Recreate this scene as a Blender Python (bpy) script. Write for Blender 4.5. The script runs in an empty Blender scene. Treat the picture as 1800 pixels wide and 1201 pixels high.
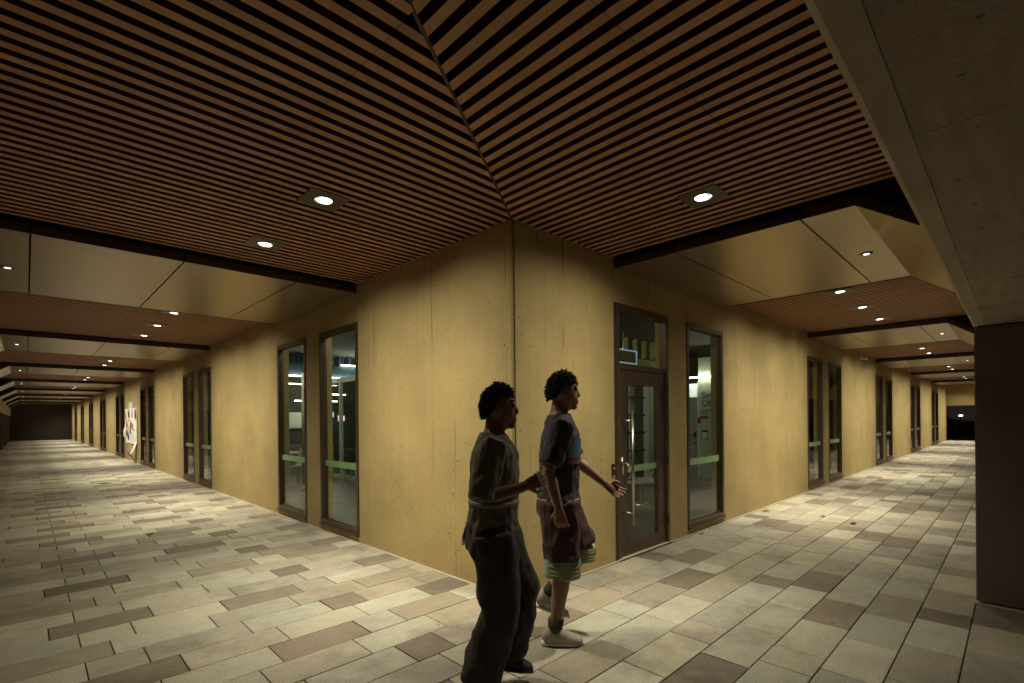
import bpy, bmesh, math, random
from math import sin, cos, pi, radians, sqrt, atan2
from mathutils import Vector, Matrix, noise

SC = bpy.context.scene
COL = SC.collection
RND = random.Random(7)

# ------------------------------------------------------------------ camera
VL = Vector((46.4, 744.0)); VR = Vector((1790.2, 728.0))      # vanishing points of the two walls, photo pixels
hd = (VR - VL).normalized()
roll = atan2(-hd.y, hd.x)
s0 = (Vector((900, 600.5)) - VL).dot(hd)
PP = VL + hd * s0
FPX = sqrt(s0 * ((VR - VL).length - s0))
aL = atan2(s0, FPX)
FWD = Vector((sin(aL), cos(aL), 0)); RGT = Vector((cos(aL), -sin(aL), 0)); UP = Vector((0, 0, 1))
EYE = Vector((-2.9435, -2.9889, 1.52))
R2 = cos(roll) * RGT - sin(roll) * UP
U2 = cos(roll) * UP + sin(roll) * RGT
cam_d = bpy.data.cameras.new("camera")
cam = bpy.data.objects.new("camera", cam_d); COL.objects.link(cam)
m = Matrix.Identity(4)
for i in range(3):
    m[i][0] = R2[i]; m[i][1] = U2[i]; m[i][2] = -FWD[i]; m[i][3] = EYE[i]
cam.matrix_world = m
cam_d.sensor_fit = 'HORIZONTAL'; cam_d.sensor_width = 36.0
cam_d.lens = FPX * 36.0 / 1800.0
cam_d.shift_x = (900 - PP.x) / 1800.0
cam_d.shift_y = (PP.y - 600.5) / 1800.0
cam_d.clip_start = 0.05; cam_d.clip_end = 600
SC.camera = cam

# ------------------------------------------------------------------ world: night sky
w = bpy.data.worlds.new("World"); SC.world = w; w.use_nodes = True
wn = w.node_tree.nodes; wl = w.node_tree.links
bg = wn['Background']
bg.inputs[0].default_value = (0.0150, 0.0112, 0.0112, 1); bg.inputs[1].default_value = 1.0     # faint night sky glow

SC.view_settings.view_transform = 'Standard'
SC.view_settings.look = 'None'
SC.view_settings.exposure = 0.0
SC.view_settings.gamma = 1.0
SC.view_settings.use_curve_mapping = False
SC.cycles.use_denoising = True
SC.cycles.max_bounces = 6
SC.cycles.diffuse_bounces = 4
SC.cycles.glossy_bounces = 3
SC.cycles.transmission_bounces = 4
SC.cycles.transparent_max_bounces = 10
SC.cycles.sample_clamp_indirect = 4.0
SC.cycles.use_light_tree = True
LAMP_COL = (1.0, 0.945, 0.715)
LAMP_W = 405.0

# ------------------------------------------------------------------ node helpers
def new_mat(name):
    mt = bpy.data.materials.new(name); mt.use_nodes = True
    nt = mt.node_tree
    return mt, nt, nt.nodes['Principled BSDF']

def nd(nt, t, **kw):
    n = nt.nodes.new(t)
    for k, v in kw.items():
        if k.startswith('i_'):
            n.inputs[k[2:].replace('_', ' ')].default_value = v
        else:
            setattr(n, k, v)
    return n

def ramp(nt, src, stops):
    r = nt.nodes.new('ShaderNodeValToRGB')
    e = r.color_ramp.elements
    while len(e) < len(stops): e.new(0.5)
    for el, (p, c) in zip(e, stops):
        el.position = p
        el.color = (c, c, c, 1) if isinstance(c, (int, float)) else (*c, 1)
    nt.links.new(src, r.inputs[0])
    return r.outputs[0]

def mul(nt, a, b, op='MULTIPLY'):
    n = nt.nodes.new('ShaderNodeMix'); n.data_type = 'RGBA'; n.blend_type = op
    n.inputs[0].default_value = 1.0
    for s, v in ((n.inputs[6], a), (n.inputs[7], b)):
        if hasattr(v, 'default_value') or hasattr(v, 'is_linked'): nt.links.new(v, s)
        else: s.default_value = (*v, 1)
    return n.outputs[2]

def pos(nt):
    return nt.nodes.new('ShaderNodeNewGeometry').outputs['Position']

def mapping(nt, vec, scale):
    mp = nt.nodes.new('ShaderNodeMapping'); mp.inputs['Scale'].default_value = scale
    nt.links.new(vec, mp.inputs[0]); return mp.outputs[0]

def noise_t(nt, vec, scale, detail=3, rough=0.55):
    n = nt.nodes.new('ShaderNodeTexNoise'); n.inputs['Scale'].default_value = scale
    n.inputs['Detail'].default_value = detail; n.inputs['Roughness'].default_value = rough
    nt.links.new(vec, n.inputs['Vector']); return n.outputs['Fac']

def bump(nt, bsdf, h, strength, dist=0.01):
    b = nt.nodes.new('ShaderNodeBump'); b.inputs['Strength'].default_value = strength
    b.inputs['Distance'].default_value = dist
    nt.links.new(h, b.inputs['Height']); nt.links.new(b.outputs[0], bsdf.inputs['Normal'])
    return b

def flat(name, col, rough=0.6, metal=0.0, var=0.12, scale=9.0, bmp=0.0):
    mt, nt, b = new_mat(name)
    p = pos(nt)
    f = noise_t(nt, p, scale, 4)
    c = mul(nt, col, ramp(nt, f, [(0.25, 1 - var), (0.75, 1 + var)]))
    nt.links.new(c, b.inputs['Base Color'])
    b.inputs['Roughness'].default_value = rough; b.inputs['Metallic'].default_value = metal
    if bmp: bump(nt, b, noise_t(nt, p, scale * 12, 3), bmp, 0.004)
    return mt

def glow(name, col, strength):
    mt, nt, b = new_mat(name)
    b.inputs['Base Color'].default_value = (*col, 1)
    b.inputs['Emission Color'].default_value = (*col, 1)
    b.inputs['Emission Strength'].default_value = strength
    return mt

# ------------------------------------------------------------------ materials
def wall_material():
    mt, nt, b = new_mat("ochre_precast_concrete")
    p = pos(nt)
    sep = nt.nodes.new('ShaderNodeSeparateXYZ'); nt.links.new(p, sep.inputs[0])
    add = nd(nt, 'ShaderNodeMath', operation='SUBTRACT'); nt.links.new(sep.outputs[0], add.inputs[0]); nt.links.new(sep.outputs[1], add.inputs[1])
    cmb = nt.nodes.new('ShaderNodeCombineXYZ'); nt.links.new(add.outputs[0], cmb.inputs[0]); nt.links.new(sep.outputs[2], cmb.inputs[1])
    q = cmb.outputs[0]
    base = (0.435, 0.325, 0.146)
    big = ramp(nt, noise_t(nt, q, 1.3, 5, 0.6), [(0.3, 0.84), (0.7, 1.10)])
    board = ramp(nt, noise_t(nt, mapping(nt, q, (22, 0.25, 1)), 1.0, 3, 0.6), [(0.3, 0.955), (0.7, 1.03)])
    fine = ramp(nt, noise_t(nt, mapping(nt, q, (60, 30, 1)), 1.0, 2), [(0.3, 0.95), (0.7, 1.05)])
    c = mul(nt, base, big); c = mul(nt, c, board); c = mul(nt, c, fine)
    # dark drip streaks: thin vertical lines where a 1D noise peaks, broken up along their length
    line = ramp(nt, noise_t(nt, mapping(nt, q, (28, 0.05, 1)), 1.0, 2, 0.7), [(0.60, 0.0), (0.66, 1.0)])
    brk = ramp(nt, noise_t(nt, mapping(nt, q, (9, 1.4, 1)), 1.0, 3), [(0.46, 0.0), (0.62, 1.0)])
    streak = mul(nt, line, brk)
    # air holes
    def holes(scale, thr, soft, gate_lo, gate_hi):
        v = nt.nodes.new('ShaderNodeTexVoronoi'); v.inputs['Scale'].default_value = scale
        nt.links.new(q, v.inputs['Vector'])
        d = ramp(nt, v.outputs['Distance'], [(thr, 1.0), (thr + soft, 0.0)])
        sc = nt.nodes.new('ShaderNodeSeparateColor'); nt.links.new(v.outputs['Color'], sc.inputs[0])
        g = ramp(nt, sc.outputs[0], [(gate_lo, 0.0), (gate_hi, 1.0)])
        return mul(nt, d, g)
    h1 = holes(11, 0.085, 0.05, 0.50, 0.52)
    h2 = holes(27, 0.12, 0.07, 0.60, 0.62)
    zone = ramp(nt, noise_t(nt, q, 0.8, 2), [(0.34, 0.0), (0.56, 1.0)])
    hh = mul(nt, mul(nt, h1, h2, 'LIGHTEN'), zone)
    mask = mul(nt, streak, hh, 'LIGHTEN')
    inv = ramp(nt, mask, [(0.0, 1.0), (1.0, 0.38)])
    c = mul(nt, c, inv)
    nt.links.new(c, b.inputs['Base Color'])
    b.inputs['Roughness'].default_value = 0.72
    b.inputs['Specular IOR Level'].default_value = 0.25
    hsum = mul(nt, ramp(nt, mask, [(0, 1.0), (1, 0.0)]), ramp(nt, noise_t(nt, q, 55, 4), [(0.2, 0.82), (0.8, 1.0)]))
    bump(nt, b, hsum, 0.55, 0.004)
    return mt

def paver_material(name, col, seed):
    mt, nt, b = new_mat(name)
    p = pos(nt)
    oi = nt.nodes.new('ShaderNodeObjectInfo')
    # one tint per stone from the 0.3 m cells it lies in
    f1 = ramp(nt, noise_t(nt, p, 2.2, 4, 0.6), [(0.25, 0.86), (0.75, 1.12)])
    f2 = ramp(nt, noise_t(nt, p, 95, 4, 0.85), [(0.30, 0.55), (0.70, 1.42)])
    f3 = ramp(nt, noise_t(nt, mapping(nt, p, (4, 9, 4)), 1.5, 3), [(0.3, 0.92), (0.7, 1.06)])
    at = nt.nodes.new('ShaderNodeAttribute'); at.attribute_name = 'tint'
    c = mul(nt, col, f1); c = mul(nt, c, f2); c = mul(nt, c, f3); c = mul(nt, c, at.outputs['Color'])
    # scuffs and spots
    v = nt.nodes.new('ShaderNodeTexVoronoi'); v.inputs['Scale'].default_value = 2.3; nt.links.new(p, v.inputs['Vector'])
    sp = ramp(nt, v.outputs['Distance'], [(0.02, 0.45), (0.045, 1.0)])
    c = mul(nt, c, sp)
    st = ramp(nt, noise_t(nt, p, 1.1, 6, 0.7), [(0.34, 0.74), (0.50, 1.0)])
    c = mul(nt, c, st)
    nt.links.new(c, b.inputs['Base Color'])
    b.inputs['Roughness'].default_value = 0.62
    b.inputs['Specular IOR Level'].default_value = 0.3
    bump(nt, b, noise_t(nt, p, 140, 3, 0.7), 0.35, 0.003)
    return mt

def wood_material():
    mt, nt, b = new_mat("timber_slat")
    p = pos(nt)
    at = nt.nodes.new('ShaderNodeAttribute'); at.attribute_name = 'tint'
    n1 = ramp(nt, noise_t(nt, mapping(nt, p, (3, 3, 8)), 2.0, 4), [(0.3, 0.85), (0.7, 1.12)])
    n2 = ramp(nt, noise_t(nt, p, 70, 2), [(0.3, 0.9), (0.7, 1.1)])
    c = mul(nt, (0.41, 0.200, 0.094), n1); c = mul(nt, c, n2); c = mul(nt, c, at.outputs['Color'])
    nt.links.new(c, b.inputs['Base Color']); b.inputs['Roughness'].default_value = 0.55
    return mt

def concrete_material(name, col, bumpy=0.4):
    mt, nt, b = new_mat(name)
    p = pos(nt)
    f1 = ramp(nt, noise_t(nt, p, 1.6, 6, 0.65), [(0.25, 0.75), (0.75, 1.2)])
    f2 = ramp(nt, noise_t(nt, mapping(nt, p, (1.5, 14, 14)), 2.0, 4), [(0.3, 0.88), (0.7, 1.1)])
    v = nt.nodes.new('ShaderNodeTexVoronoi'); v.inputs['Scale'].default_value = 9; nt.links.new(p, v.inputs['Vector'])
    h = ramp(nt, v.outputs['Distance'], [(0.05, 0.35), (0.09, 1.0)])
    c = mul(nt, mul(nt, mul(nt, col, f1), f2), h)
    nt.links.new(c, b.inputs['Base Color']); b.inputs['Roughness'].default_value = 0.85
    bump(nt, b, noise_t(nt, p, 40, 5, 0.7), bumpy, 0.006)
    return mt

def glass_material(name, tint):
    mt = bpy.data.materials.new(name); mt.use_nodes = True
    nt = mt.node_tree; nt.nodes.clear()
    out = nt.nodes.new('ShaderNodeOutputMaterial')
    tr = nt.nodes.new('ShaderNodeBsdfTransparent'); tr.inputs[0].default_value = (*tint, 1)
    gl = nt.nodes.new('ShaderNodeBsdfGlossy'); gl.inputs['Roughness'].default_value = 0.01
    fr = nt.nodes.new('ShaderNodeFresnel'); fr.inputs[0].default_value = 1.55
    mx = nt.nodes.new('ShaderNodeMixShader')
    ge = nt.nodes.new('ShaderNodeNewGeometry'); fb = nd(nt, 'ShaderNodeMath', operation='SUBTRACT'); fb.inputs[0].default_value = 1.0; nt.links.new(ge.outputs['Backfacing'], fb.inputs[1])
    fm = nd(nt, 'ShaderNodeMath', operation='MULTIPLY'); nt.links.new(fr.outputs[0], fm.inputs[0]); nt.links.new(fb.outputs[0], fm.inputs[1])
    nt.links.new(fm.outputs[0], mx.inputs[0]); nt.links.new(tr.outputs[0], mx.inputs[1]); nt.links.new(gl.outputs[0], mx.inputs[2])
    nt.links.new(mx.outputs[0], out.inputs[0])
    return mt

M = {}
M['wall'] = wall_material()
M['joint'] = flat("joint_sealant", (0.10, 0.075, 0.045), 0.9)
M['edge'] = flat("wall_foot_mortar", (0.48, 0.42, 0.34), 0.85)
M['pv0'] = paver_material("paver_pale_granite", (0.53, 0.495, 0.40), 0)
M['pv1'] = paver_material("paver_grey_granite", (0.435, 0.395, 0.325), 1)
M['pv2'] = paver_material("paver_tan_granite", (0.385, 0.337, 0.262), 2)
M['pv3'] = paver_material("paver_brown_granite", (0.265, 0.218, 0.172), 3)
M['bed'] = flat("paving_joint_sand", (0.022, 0.018, 0.014), 0.95)
M['wood'] = wood_material()
M['slatside'] = flat("slat_side_dark_maroon", (0.10, 0.032, 0.026), 0.8)  # much darker than the slat face
M['void'] = flat("ceiling_void_black", (0.010, 0.006, 0.007), 0.9)
M['bronze'] = flat("bronze_window_metal", (0.125, 0.085, 0.060), 0.42, 0.55, 0.08)
M['fascia'] = flat("dark_brown_fascia_metal", (0.05, 0.031, 0.024), 0.5, 0.4, 0.08)
M['soffit'] = flat("champagne_soffit_metal", (0.33, 0.245, 0.158), 0.32, 0.75, 0.05, 3.0)
M['concrete'] = concrete_material("board_marked_concrete", (0.42, 0.335, 0.255), 1.0)
M['concrete_s'] = concrete_material("smooth_concrete_edge", (0.47, 0.38, 0.28), 0.4)
M['column'] = flat("dark_column_cladding", (0.120, 0.094, 0.086), 0.55, 0.0, 0.2, 3.0, 0.15)
M['coltrim'] = flat("column_arris_trim", (0.20, 0.17, 0.12), 0.5, 0.3)
M['endwall'] = flat("dark_end_wall", (0.05, 0.04, 0.034), 0.7)
M['plate'] = flat("downlight_plate_bronze", (0.10, 0.075, 0.052), 0.45, 0.4)
M['refl'] = flat("downlight_reflector", (0.75, 0.78, 0.78), 0.15, 1.0, 0.02)
M['lens'] = glow("downlight_lens", (0.86, 1.0, 0.98), 5.0)
M['lens_s'] = glow("small_downlight_lens", (1.0, 0.93, 0.78), 4.0)
M['glass'] = glass_material("green_tinted_glass", (0.93, 0.975, 0.92))
M['film'] = flat("green_safety_film", (0.24, 0.38, 0.18), 0.6)
M['steel'] = flat("brushed_steel", (0.62, 0.56, 0.46), 0.28, 1.0, 0.05)
M['black'] = flat("black_plastic", (0.02, 0.02, 0.02), 0.5)
M['white'] = flat("white_laminate", (0.72, 0.75, 0.66), 0.5)
M['iwall'] = flat("interior_pale_wall", (0.56, 0.62, 0.48), 0.7)
M['idark'] = flat("interior_dark_wall", (0.075, 0.075, 0.055), 0.8)
M['ifloor'] = flat("interior_floor", (0.060, 0.055, 0.050), 0.35)
M['inavy'] = flat("interior_navy_bulkhead", (0.035, 0.07, 0.105), 0.7)
M['ibaff'] = flat("interior_olive_baffle", (0.28, 0.30, 0.10), 0.7)
M['iblue'] = flat("interior_blue_baffle", (0.06, 0.20, 0.32), 0.6)
M['led'] = glow("led_strip", (1.0, 0.98, 0.84), 24.0)
M['bluelight'] = glow("sign_edge_light", (0.45, 0.65, 1.0), 0.45)
M['screen'] = glow("lit_screen", (1.0, 0.55, 0.85), 2.0)
M['bluescreen'] = glow("lit_blue_screen", (0.35, 0.6, 1.0), 1.6)
M['redled'] = glow("red_indicator", (1.0, 0.06, 0.02), 3.0)
M['ink'] = flat("black_lettering", (0.03, 0.03, 0.03), 0.7)
M['redink'] = flat("red_lettering", (0.5, 0.07, 0.05), 0.7)
M['paper'] = flat("white_paper", (0.80, 0.78, 0.72), 0.8)
M['skin'] = flat("brown_skin", (0.24, 0.135, 0.088), 0.5, 0, 0.1)
M['skin2'] = flat("light_brown_skin", (0.26, 0.145, 0.092), 0.5, 0, 0.1)
M['hair'] = flat("black_hair", (0.022, 0.016, 0.013), 0.95, 0, 0.3, 60, 0.6)
M['eye'] = flat("eye_dark", (0.02, 0.015, 0.012), 0.2)
M['tee1'] = flat("charcoal_grey_jersey", (0.165, 0.138, 0.115), 0.9, 0, 0.25, 14, 0.6)
M['band1'] = flat("pale_grey_stripe", (0.34, 0.31, 0.26), 0.9)
M['pants1'] = flat("black_trouser_cloth", (0.060, 0.050, 0.047), 0.9, 0, 0.25, 14, 0.6)
M['tee2'] = flat("black_tee_cloth", (0.050, 0.044, 0.046), 0.9, 0, 0.25, 14, 0.6)
M['shorts2'] = flat("maroon_black_cloth", (0.075, 0.038, 0.034), 0.9, 0, 0.25, 14, 0.6)
M['hem2'] = flat("pale_green_cloth", (0.33, 0.33, 0.24), 0.9)
M['hemg'] = flat("green_cloth_stripe", (0.24, 0.31, 0.13), 0.9)
M['shoe'] = flat("white_shoe", (0.42, 0.37, 0.31), 0.6)
M['shoeb'] = flat("black_shoe", (0.02, 0.02, 0.02), 0.6)
M['printb'] = flat("blue_shirt_print", (0.065, 0.11, 0.17), 0.8)
M['printr'] = flat("red_shirt_print", (0.20, 0.05, 0.05), 0.8)
M['leafy'] = flat("yellow_leaf", (0.45, 0.40, 0.04), 0.6)
M['leafb'] = flat("brown_leaf", (0.22, 0.12, 0.05), 0.7)
M['foliage'] = flat("shrub_leaf", (0.045, 0.06, 0.02), 0.7, 0, 0.5, 6)
M['bark'] = flat("pale_bark", (0.22, 0.20, 0.17), 0.9)
M['grass'] = flat("night_lawn", (0.03, 0.04, 0.015), 0.95, 0, 0.4, 3)
M['garden'] = glow("garden_lamp_glow", (1.0, 0.80, 0.40), 5.0)

# ------------------------------------------------------------------ mesh helpers
class MB:
    def __init__(self):
        self.v = []; self.f = []; self.mi = []; self.tint = []
        self.cm = 0; self.ct = (1, 1, 1)
    def poly(self, pts, faces):
        o = len(self.v); self.v += [tuple(p) for p in pts]
        for f in faces:
            self.f.append([o + i for i in f]); self.mi.append(self.cm); self.tint.append(self.ct)
    def box(self, x0, x1, y0, y1, z0, z1):
        if x0 > x1: x0, x1 = x1, x0
        if y0 > y1: y0, y1 = y1, y0
        if z0 > z1: z0, z1 = z1, z0
        p = [(x0,y0,z0),(x1,y0,z0),(x1,y1,z0),(x0,y1,z0),(x0,y0,z1),(x1,y0,z1),(x1,y1,z1),(x0,y1,z1)]
        self.poly(p, [(0,3,2,1),(4,5,6,7),(0,1,5,4),(1,2,6,5),(2,3,7,6),(3,0,4,7)])
    def prism(self, base, d):
        """closed polygon base (list of 3D) swept by vector d"""
        n = len(base); d = Vector(d)
        b = [Vector(p) for p in base]; t = [p + d for p in b]
        self.poly(b + t, [tuple(reversed(range(n))), tuple(range(n, 2*n))] + [(i, (i+1) % n, n + (i+1) % n, n + i) for i in range(n)])
    def bev_top(self, x0, x1, y0, y1, z0, z1, b):
        """slab with a chamfered top edge"""
        p = [(x0,y0,z0),(x1,y0,z0),(x1,y1,z0),(x0,y1,z0),(x0,y0,z1-b),(x1,y0,z1-b),(x1,y1,z1-b),(x0,y1,z1-b),
             (x0+b,y0+b,z1),(x1-b,y0+b,z1),(x1-b,y1-b,z1),(x0+b,y1-b,z1)]
        f = [(0,1,5,4),(1,2,6,5),(2,3,7,6),(3,0,4,7),(4,5,9,8),(5,6,10,9),(6,7,11,10),(7,4,8,11),(8,9,10,11)]
        self.poly(p, f)
    def tube(self, p0, p1, r0, r1=None, n=12, caps=True):
        r1 = r0 if r1 is None else r1
        self.loft([(p0, r0, r0), (p1, r1, r1)], n, caps)
    def loft(self, rings, n=16, caps=True, ref=(0.0123, 1.0, 0.0345)):
        """rings: (centre, radius along the side axis, radius along the other axis)"""
        cs = [Vector(r[0]) for r in rings]; pts = []
        for i, (c, ra, rb) in enumerate(rings):
            c = Vector(c)
            t = (cs[min(i+1, len(cs)-1)] - cs[max(i-1, 0)]).normalized()
            rf = Vector(ref)
            if abs(t.dot(rf.normalized())) > 0.95: rf = Vector((1, 0.02, 0.03))
            a = (rf - t * rf.dot(t)).normalized(); b = t.cross(a)
            for k in range(n):
                an = 2 * pi * k / n
                pts.append(c + a * ra * cos(an) + b * rb * sin(an))
        f = []
        for i in range(len(rings) - 1):
            for k in range(n):
                f.append((i*n + k, i*n + (k+1) % n, (i+1)*n + (k+1) % n, (i+1)*n + k))
        if caps:
            f.append(tuple(reversed(range(n)))); f.append(tuple(range((len(rings)-1)*n, len(rings)*n)))
        self.poly(pts, f)
    def ball(self, c, r, nu=14, nv=9, rz=None, ry=None, fn=None):
        ry = r if ry is None else ry; rz = r if rz is None else rz
        pts = [(0, 0, -1)]
        for i in range(1, nv):
            ph = -pi/2 + pi * i / nv
            for k in range(nu):
                th = 2*pi*k/nu
                pts.append((cos(ph)*cos(th), cos(ph)*sin(th), sin(ph)))
        pts.append((0, 0, 1))
        out = []
        for p in pts:
            q = (p[0]*r, p[1]*ry, p[2]*rz)
            if fn: q = fn(*q)
            out.append((c[0]+q[0], c[1]+q[1], c[2]+q[2]))
        f = [(0, 1 + (k+1) % nu, 1 + k) for k in range(nu)]
        for i in range(nv-2):
            for k in range(nu):
                a = 1 + i*nu
                f.append((a+k, a+(k+1) % nu, a+nu+(k+1) % nu, a+nu+k))
        last = len(pts)-1; a = 1 + (nv-2)*nu
        f += [(a+k, a+(k+1) % nu, last) for k in range(nu)]
        self.poly(out, f)
    def mesh(self, name, mats, smooth=False, off=None):
        me = bpy.data.meshes.new(name)
        o = Vector(off) if off is not None else Vector((0, 0, 0))
        me.from_pydata([tuple(Vector(p) - o) for p in self.v], [], self.f)
        for mt in mats: me.materials.append(mt)
        if len(mats) > 1: me.polygons.foreach_set('material_index', self.mi)
        if any(t != (1, 1, 1) for t in self.tint):
            at = me.attributes.new('tint', 'FLOAT_COLOR', 'FACE')
            for i, t in enumerate(self.tint): at.data[i].color = (*t, 1)
        else:
            at = me.attributes.new('tint', 'FLOAT_COLOR', 'FACE')
            at.data.foreach_set('color', [1.0] * (4 * len(self.f)))
        bm = bmesh.new(); bm.from_mesh(me); bmesh.ops.recalc_face_normals(bm, faces=bm.faces); bm.to_mesh(me); bm.free()
        if smooth: me.polygons.foreach_set('use_smooth', [True] * len(me.polygons))
        me.update()
        return me

def link(name, me, parent=None, loc=(0, 0, 0)):
    o = bpy.data.objects.new(name, me); COL.objects.link(o)
    if parent is not None: o.parent = parent
    o.location = loc
    return o

def base_of(o):
    """world location of an object from its parents (all unrotated Empties here)"""
    v = Vector((0, 0, 0))
    while o is not None: v += Vector(o.location); o = o.parent
    return v

def part(name, mb, mats, parent=None, smooth=False):
    """mesh given in world coordinates, stored relative to its parent"""
    if not isinstance(mats, (list, tuple)): mats = [mats]
    off = base_of(parent) if parent is not None else None
    return link(name, mb.mesh(name, mats, smooth, off), parent)

def tag(o, label=None, cat=None, group=None, kind=None):
    if label: o['label'] = label
    if cat: o['category'] = cat
    if group: o['group'] = group
    if kind: o['kind'] = kind
    return o

def empty(name, loc, label=None, cat=None, group=None, kind=None):
    o = bpy.data.objects.new(name, None); COL.objects.link(o); o.location = loc
    o.empty_display_size = 0.2
    return tag(o, label, cat, group, kind)

def single(name, mb, mats, loc, label=None, cat=None, group=None, kind=None, smooth=False):
    if not isinstance(mats, (list, tuple)): mats = [mats]
    o = link(name, mb.mesh(name, mats, smooth, loc), None, loc)
    return tag(o, label, cat, group, kind)

def copy_tree(o, parent=None):
    c = o.copy(); COL.objects.link(c)
    if parent is not None: c.parent = parent
    for ch in list(o.children): copy_tree(ch, c)
    return c

# a = distance along a walkway from the building corner, c = distance out from the wall
def W(side, a, c, z=0.0):
    return Vector((-c, a, z)) if side == 'L' else Vector((a, -c, z))
def sbox(mb, side, a0, a1, c0, c1, z0, z1):
    p = W(side, a0, c0); q = W(side, a1, c1)
    mb.box(p.x, q.x, p.y, q.y, z0, z1)

H = 3.20            # underside of the timber slats
MOD = 6.85          # bay module
BAY = {'L': 2.75, 'R': 1.50}
NB = {'L': 8, 'R': 5}
CW = {'L': 3.90, 'R': 2.73}     # walkway width to the edge beam
LEN = {'L': 57.55, 'R': 35.75}
WAY = {'L': 'left', 'R': 'right'}
ORD = ['first', 'second', 'third', 'fourth', 'fifth', 'sixth', 'seventh', 'eighth', 'ninth', 'tenth', 'eleventh', 'twelfth']

# ================================================================== GROUND AND PAVING
mb = MB(); mb.box(-120, 160, -120, 160, -0.40, -0.12)
single('ground', mb, M['grass'], (0, 0, -0.4), 'dark night lawn around the covered walkways', 'ground', kind='structure')
pave = empty('pavement', (0, 0, 0), 'pale granite paving of long and short setts', 'pavement', kind='structure')
mb = MB(); mb.box(-4.6, 36.6, -4.2, 0.30, -0.11, -0.012); mb.box(-4.6, 0.30, 0.301, 57.6, -0.11, -0.012)
part('paving_bed', mb, M['bed'], pave)

def tone(k, u0, u1):
    """pattern of the paving: course k, stone from u0 to u1"""
    r = (k % 4); L = u1 - u0
    n24 = round((u0 + 2.85) / 0.6)
    n30 = round((u0 + 1.79) / 0.3)
    if r == 2 and n24 % 4 == 0: return 3
    if r == 1 and L > 0.45 and n30 % 10 == 0: return 3 if RND.random() < 0.75 else 2
    if r == 3 and L < 0.45 and round((u0 + 1.2) / 0.3) % 10 == 0: return 3
    if r == 0 and round((u0 + 0.75) / 0.6) % 4 == 0: return 2
    if r in (1, 3) and L > 0.45 and round((u0 + 3.29) / 0.3) % 5 == 0 and RND.random() < 0.8: return 0
    x = RND.random()
    if x < 0.42: return 0
    if x < 0.88: return 1
    if x < 0.95: return 2
    return 3 if u0 > 1 and x > 0.975 else 1

stones = []
for k in range(-14, 193):
    v0 = -0.04 + 0.3 * k; v1 = v0 + 0.3
    umax = 36.4 if v0 < -0.05 else -0.004
    umin = -4.5
    r = k % 4
    cuts = []
    if r in (0, 2):
        u = (-2.54 if r == 0 else -2.84) - 2.4
        while u < umax: cuts.append(u); u += 0.6
    else:
        u = -2.69 - 3.0; i = 0
        while u < umax:
            cuts.append(u); u += (0.3, 0.6, 0.6)[i % 3]; i += 1
    cuts = [c for c in cuts if umin < c < umax - 0.03] + [umax]
    if v1 > 0 and umax > 1: v1 = 0
    lo = cuts[0]
    for c in cuts[1:]:
        stones.append((k, lo, c, v0, v1 if not (v0 < 0 < v1 and lo > -0.05) else -0.004))
        lo = c
def in_view(x, y):
    d = Vector((x, y, 0)) - EYE; z = d.dot(FWD)
    if z < 0.5: return 0
    px = PP.x + FPX * d.dot(R2) / z; py = PP.y - FPX * d.dot(U2) / z
    if -60 < px < 1725 and py < 1260: return z
    return 0
near = []; far = []
for s in stones:
    z = in_view((s[1]+s[2])/2, (s[3]+s[4])/2)
    area = (s[2]-s[1]) * (s[4]-s[3])
    (near if z else far).append((area * 1.0 / z**3 if z else 0, s))
near.sort(key=lambda t: -t[0])
far = [s for _, s in near[290:]] + [s for _, s in far]
near = [s for _, s in near[:290]]
G = 0.0065
def stone_tint():
    g = RND.uniform(0.84, 1.07); wv = RND.uniform(-0.03, 0.035)
    return (g * (1 + wv), g, g * (1 - wv))
def stone(mb, s):
    dz = RND.uniform(-0.0015, 0.0015)
    mb.ct = stone_tint()
    mb.bev_top(s[1]+G/2, s[2]-G/2, s[3]+G/2, s[4]-G/2, -0.05, dz, 0.003)
for s in near:
    t = tone(s[0], s[1], s[2]); mb = MB(); stone(mb, s)
    part('paver', mb, M['pv%d' % t], pave)
mb = MB()
for s in far:
    mb.cm = tone(s[0], s[1], s[2]); stone(mb, s)
o = part('paver', mb, [M['pv0'], M['pv1'], M['pv2'], M['pv3']], pave); o['kind'] = 'stuff'
mb = MB(); mb.box(-0.03, 0.0, 0.0, 57.5, -0.03, 0.003); mb.box(0.0, 35.7, -0.03, 0.0, -0.03, 0.003)
part('wall_foot_joint', mb, M['edge'], pave)

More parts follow.
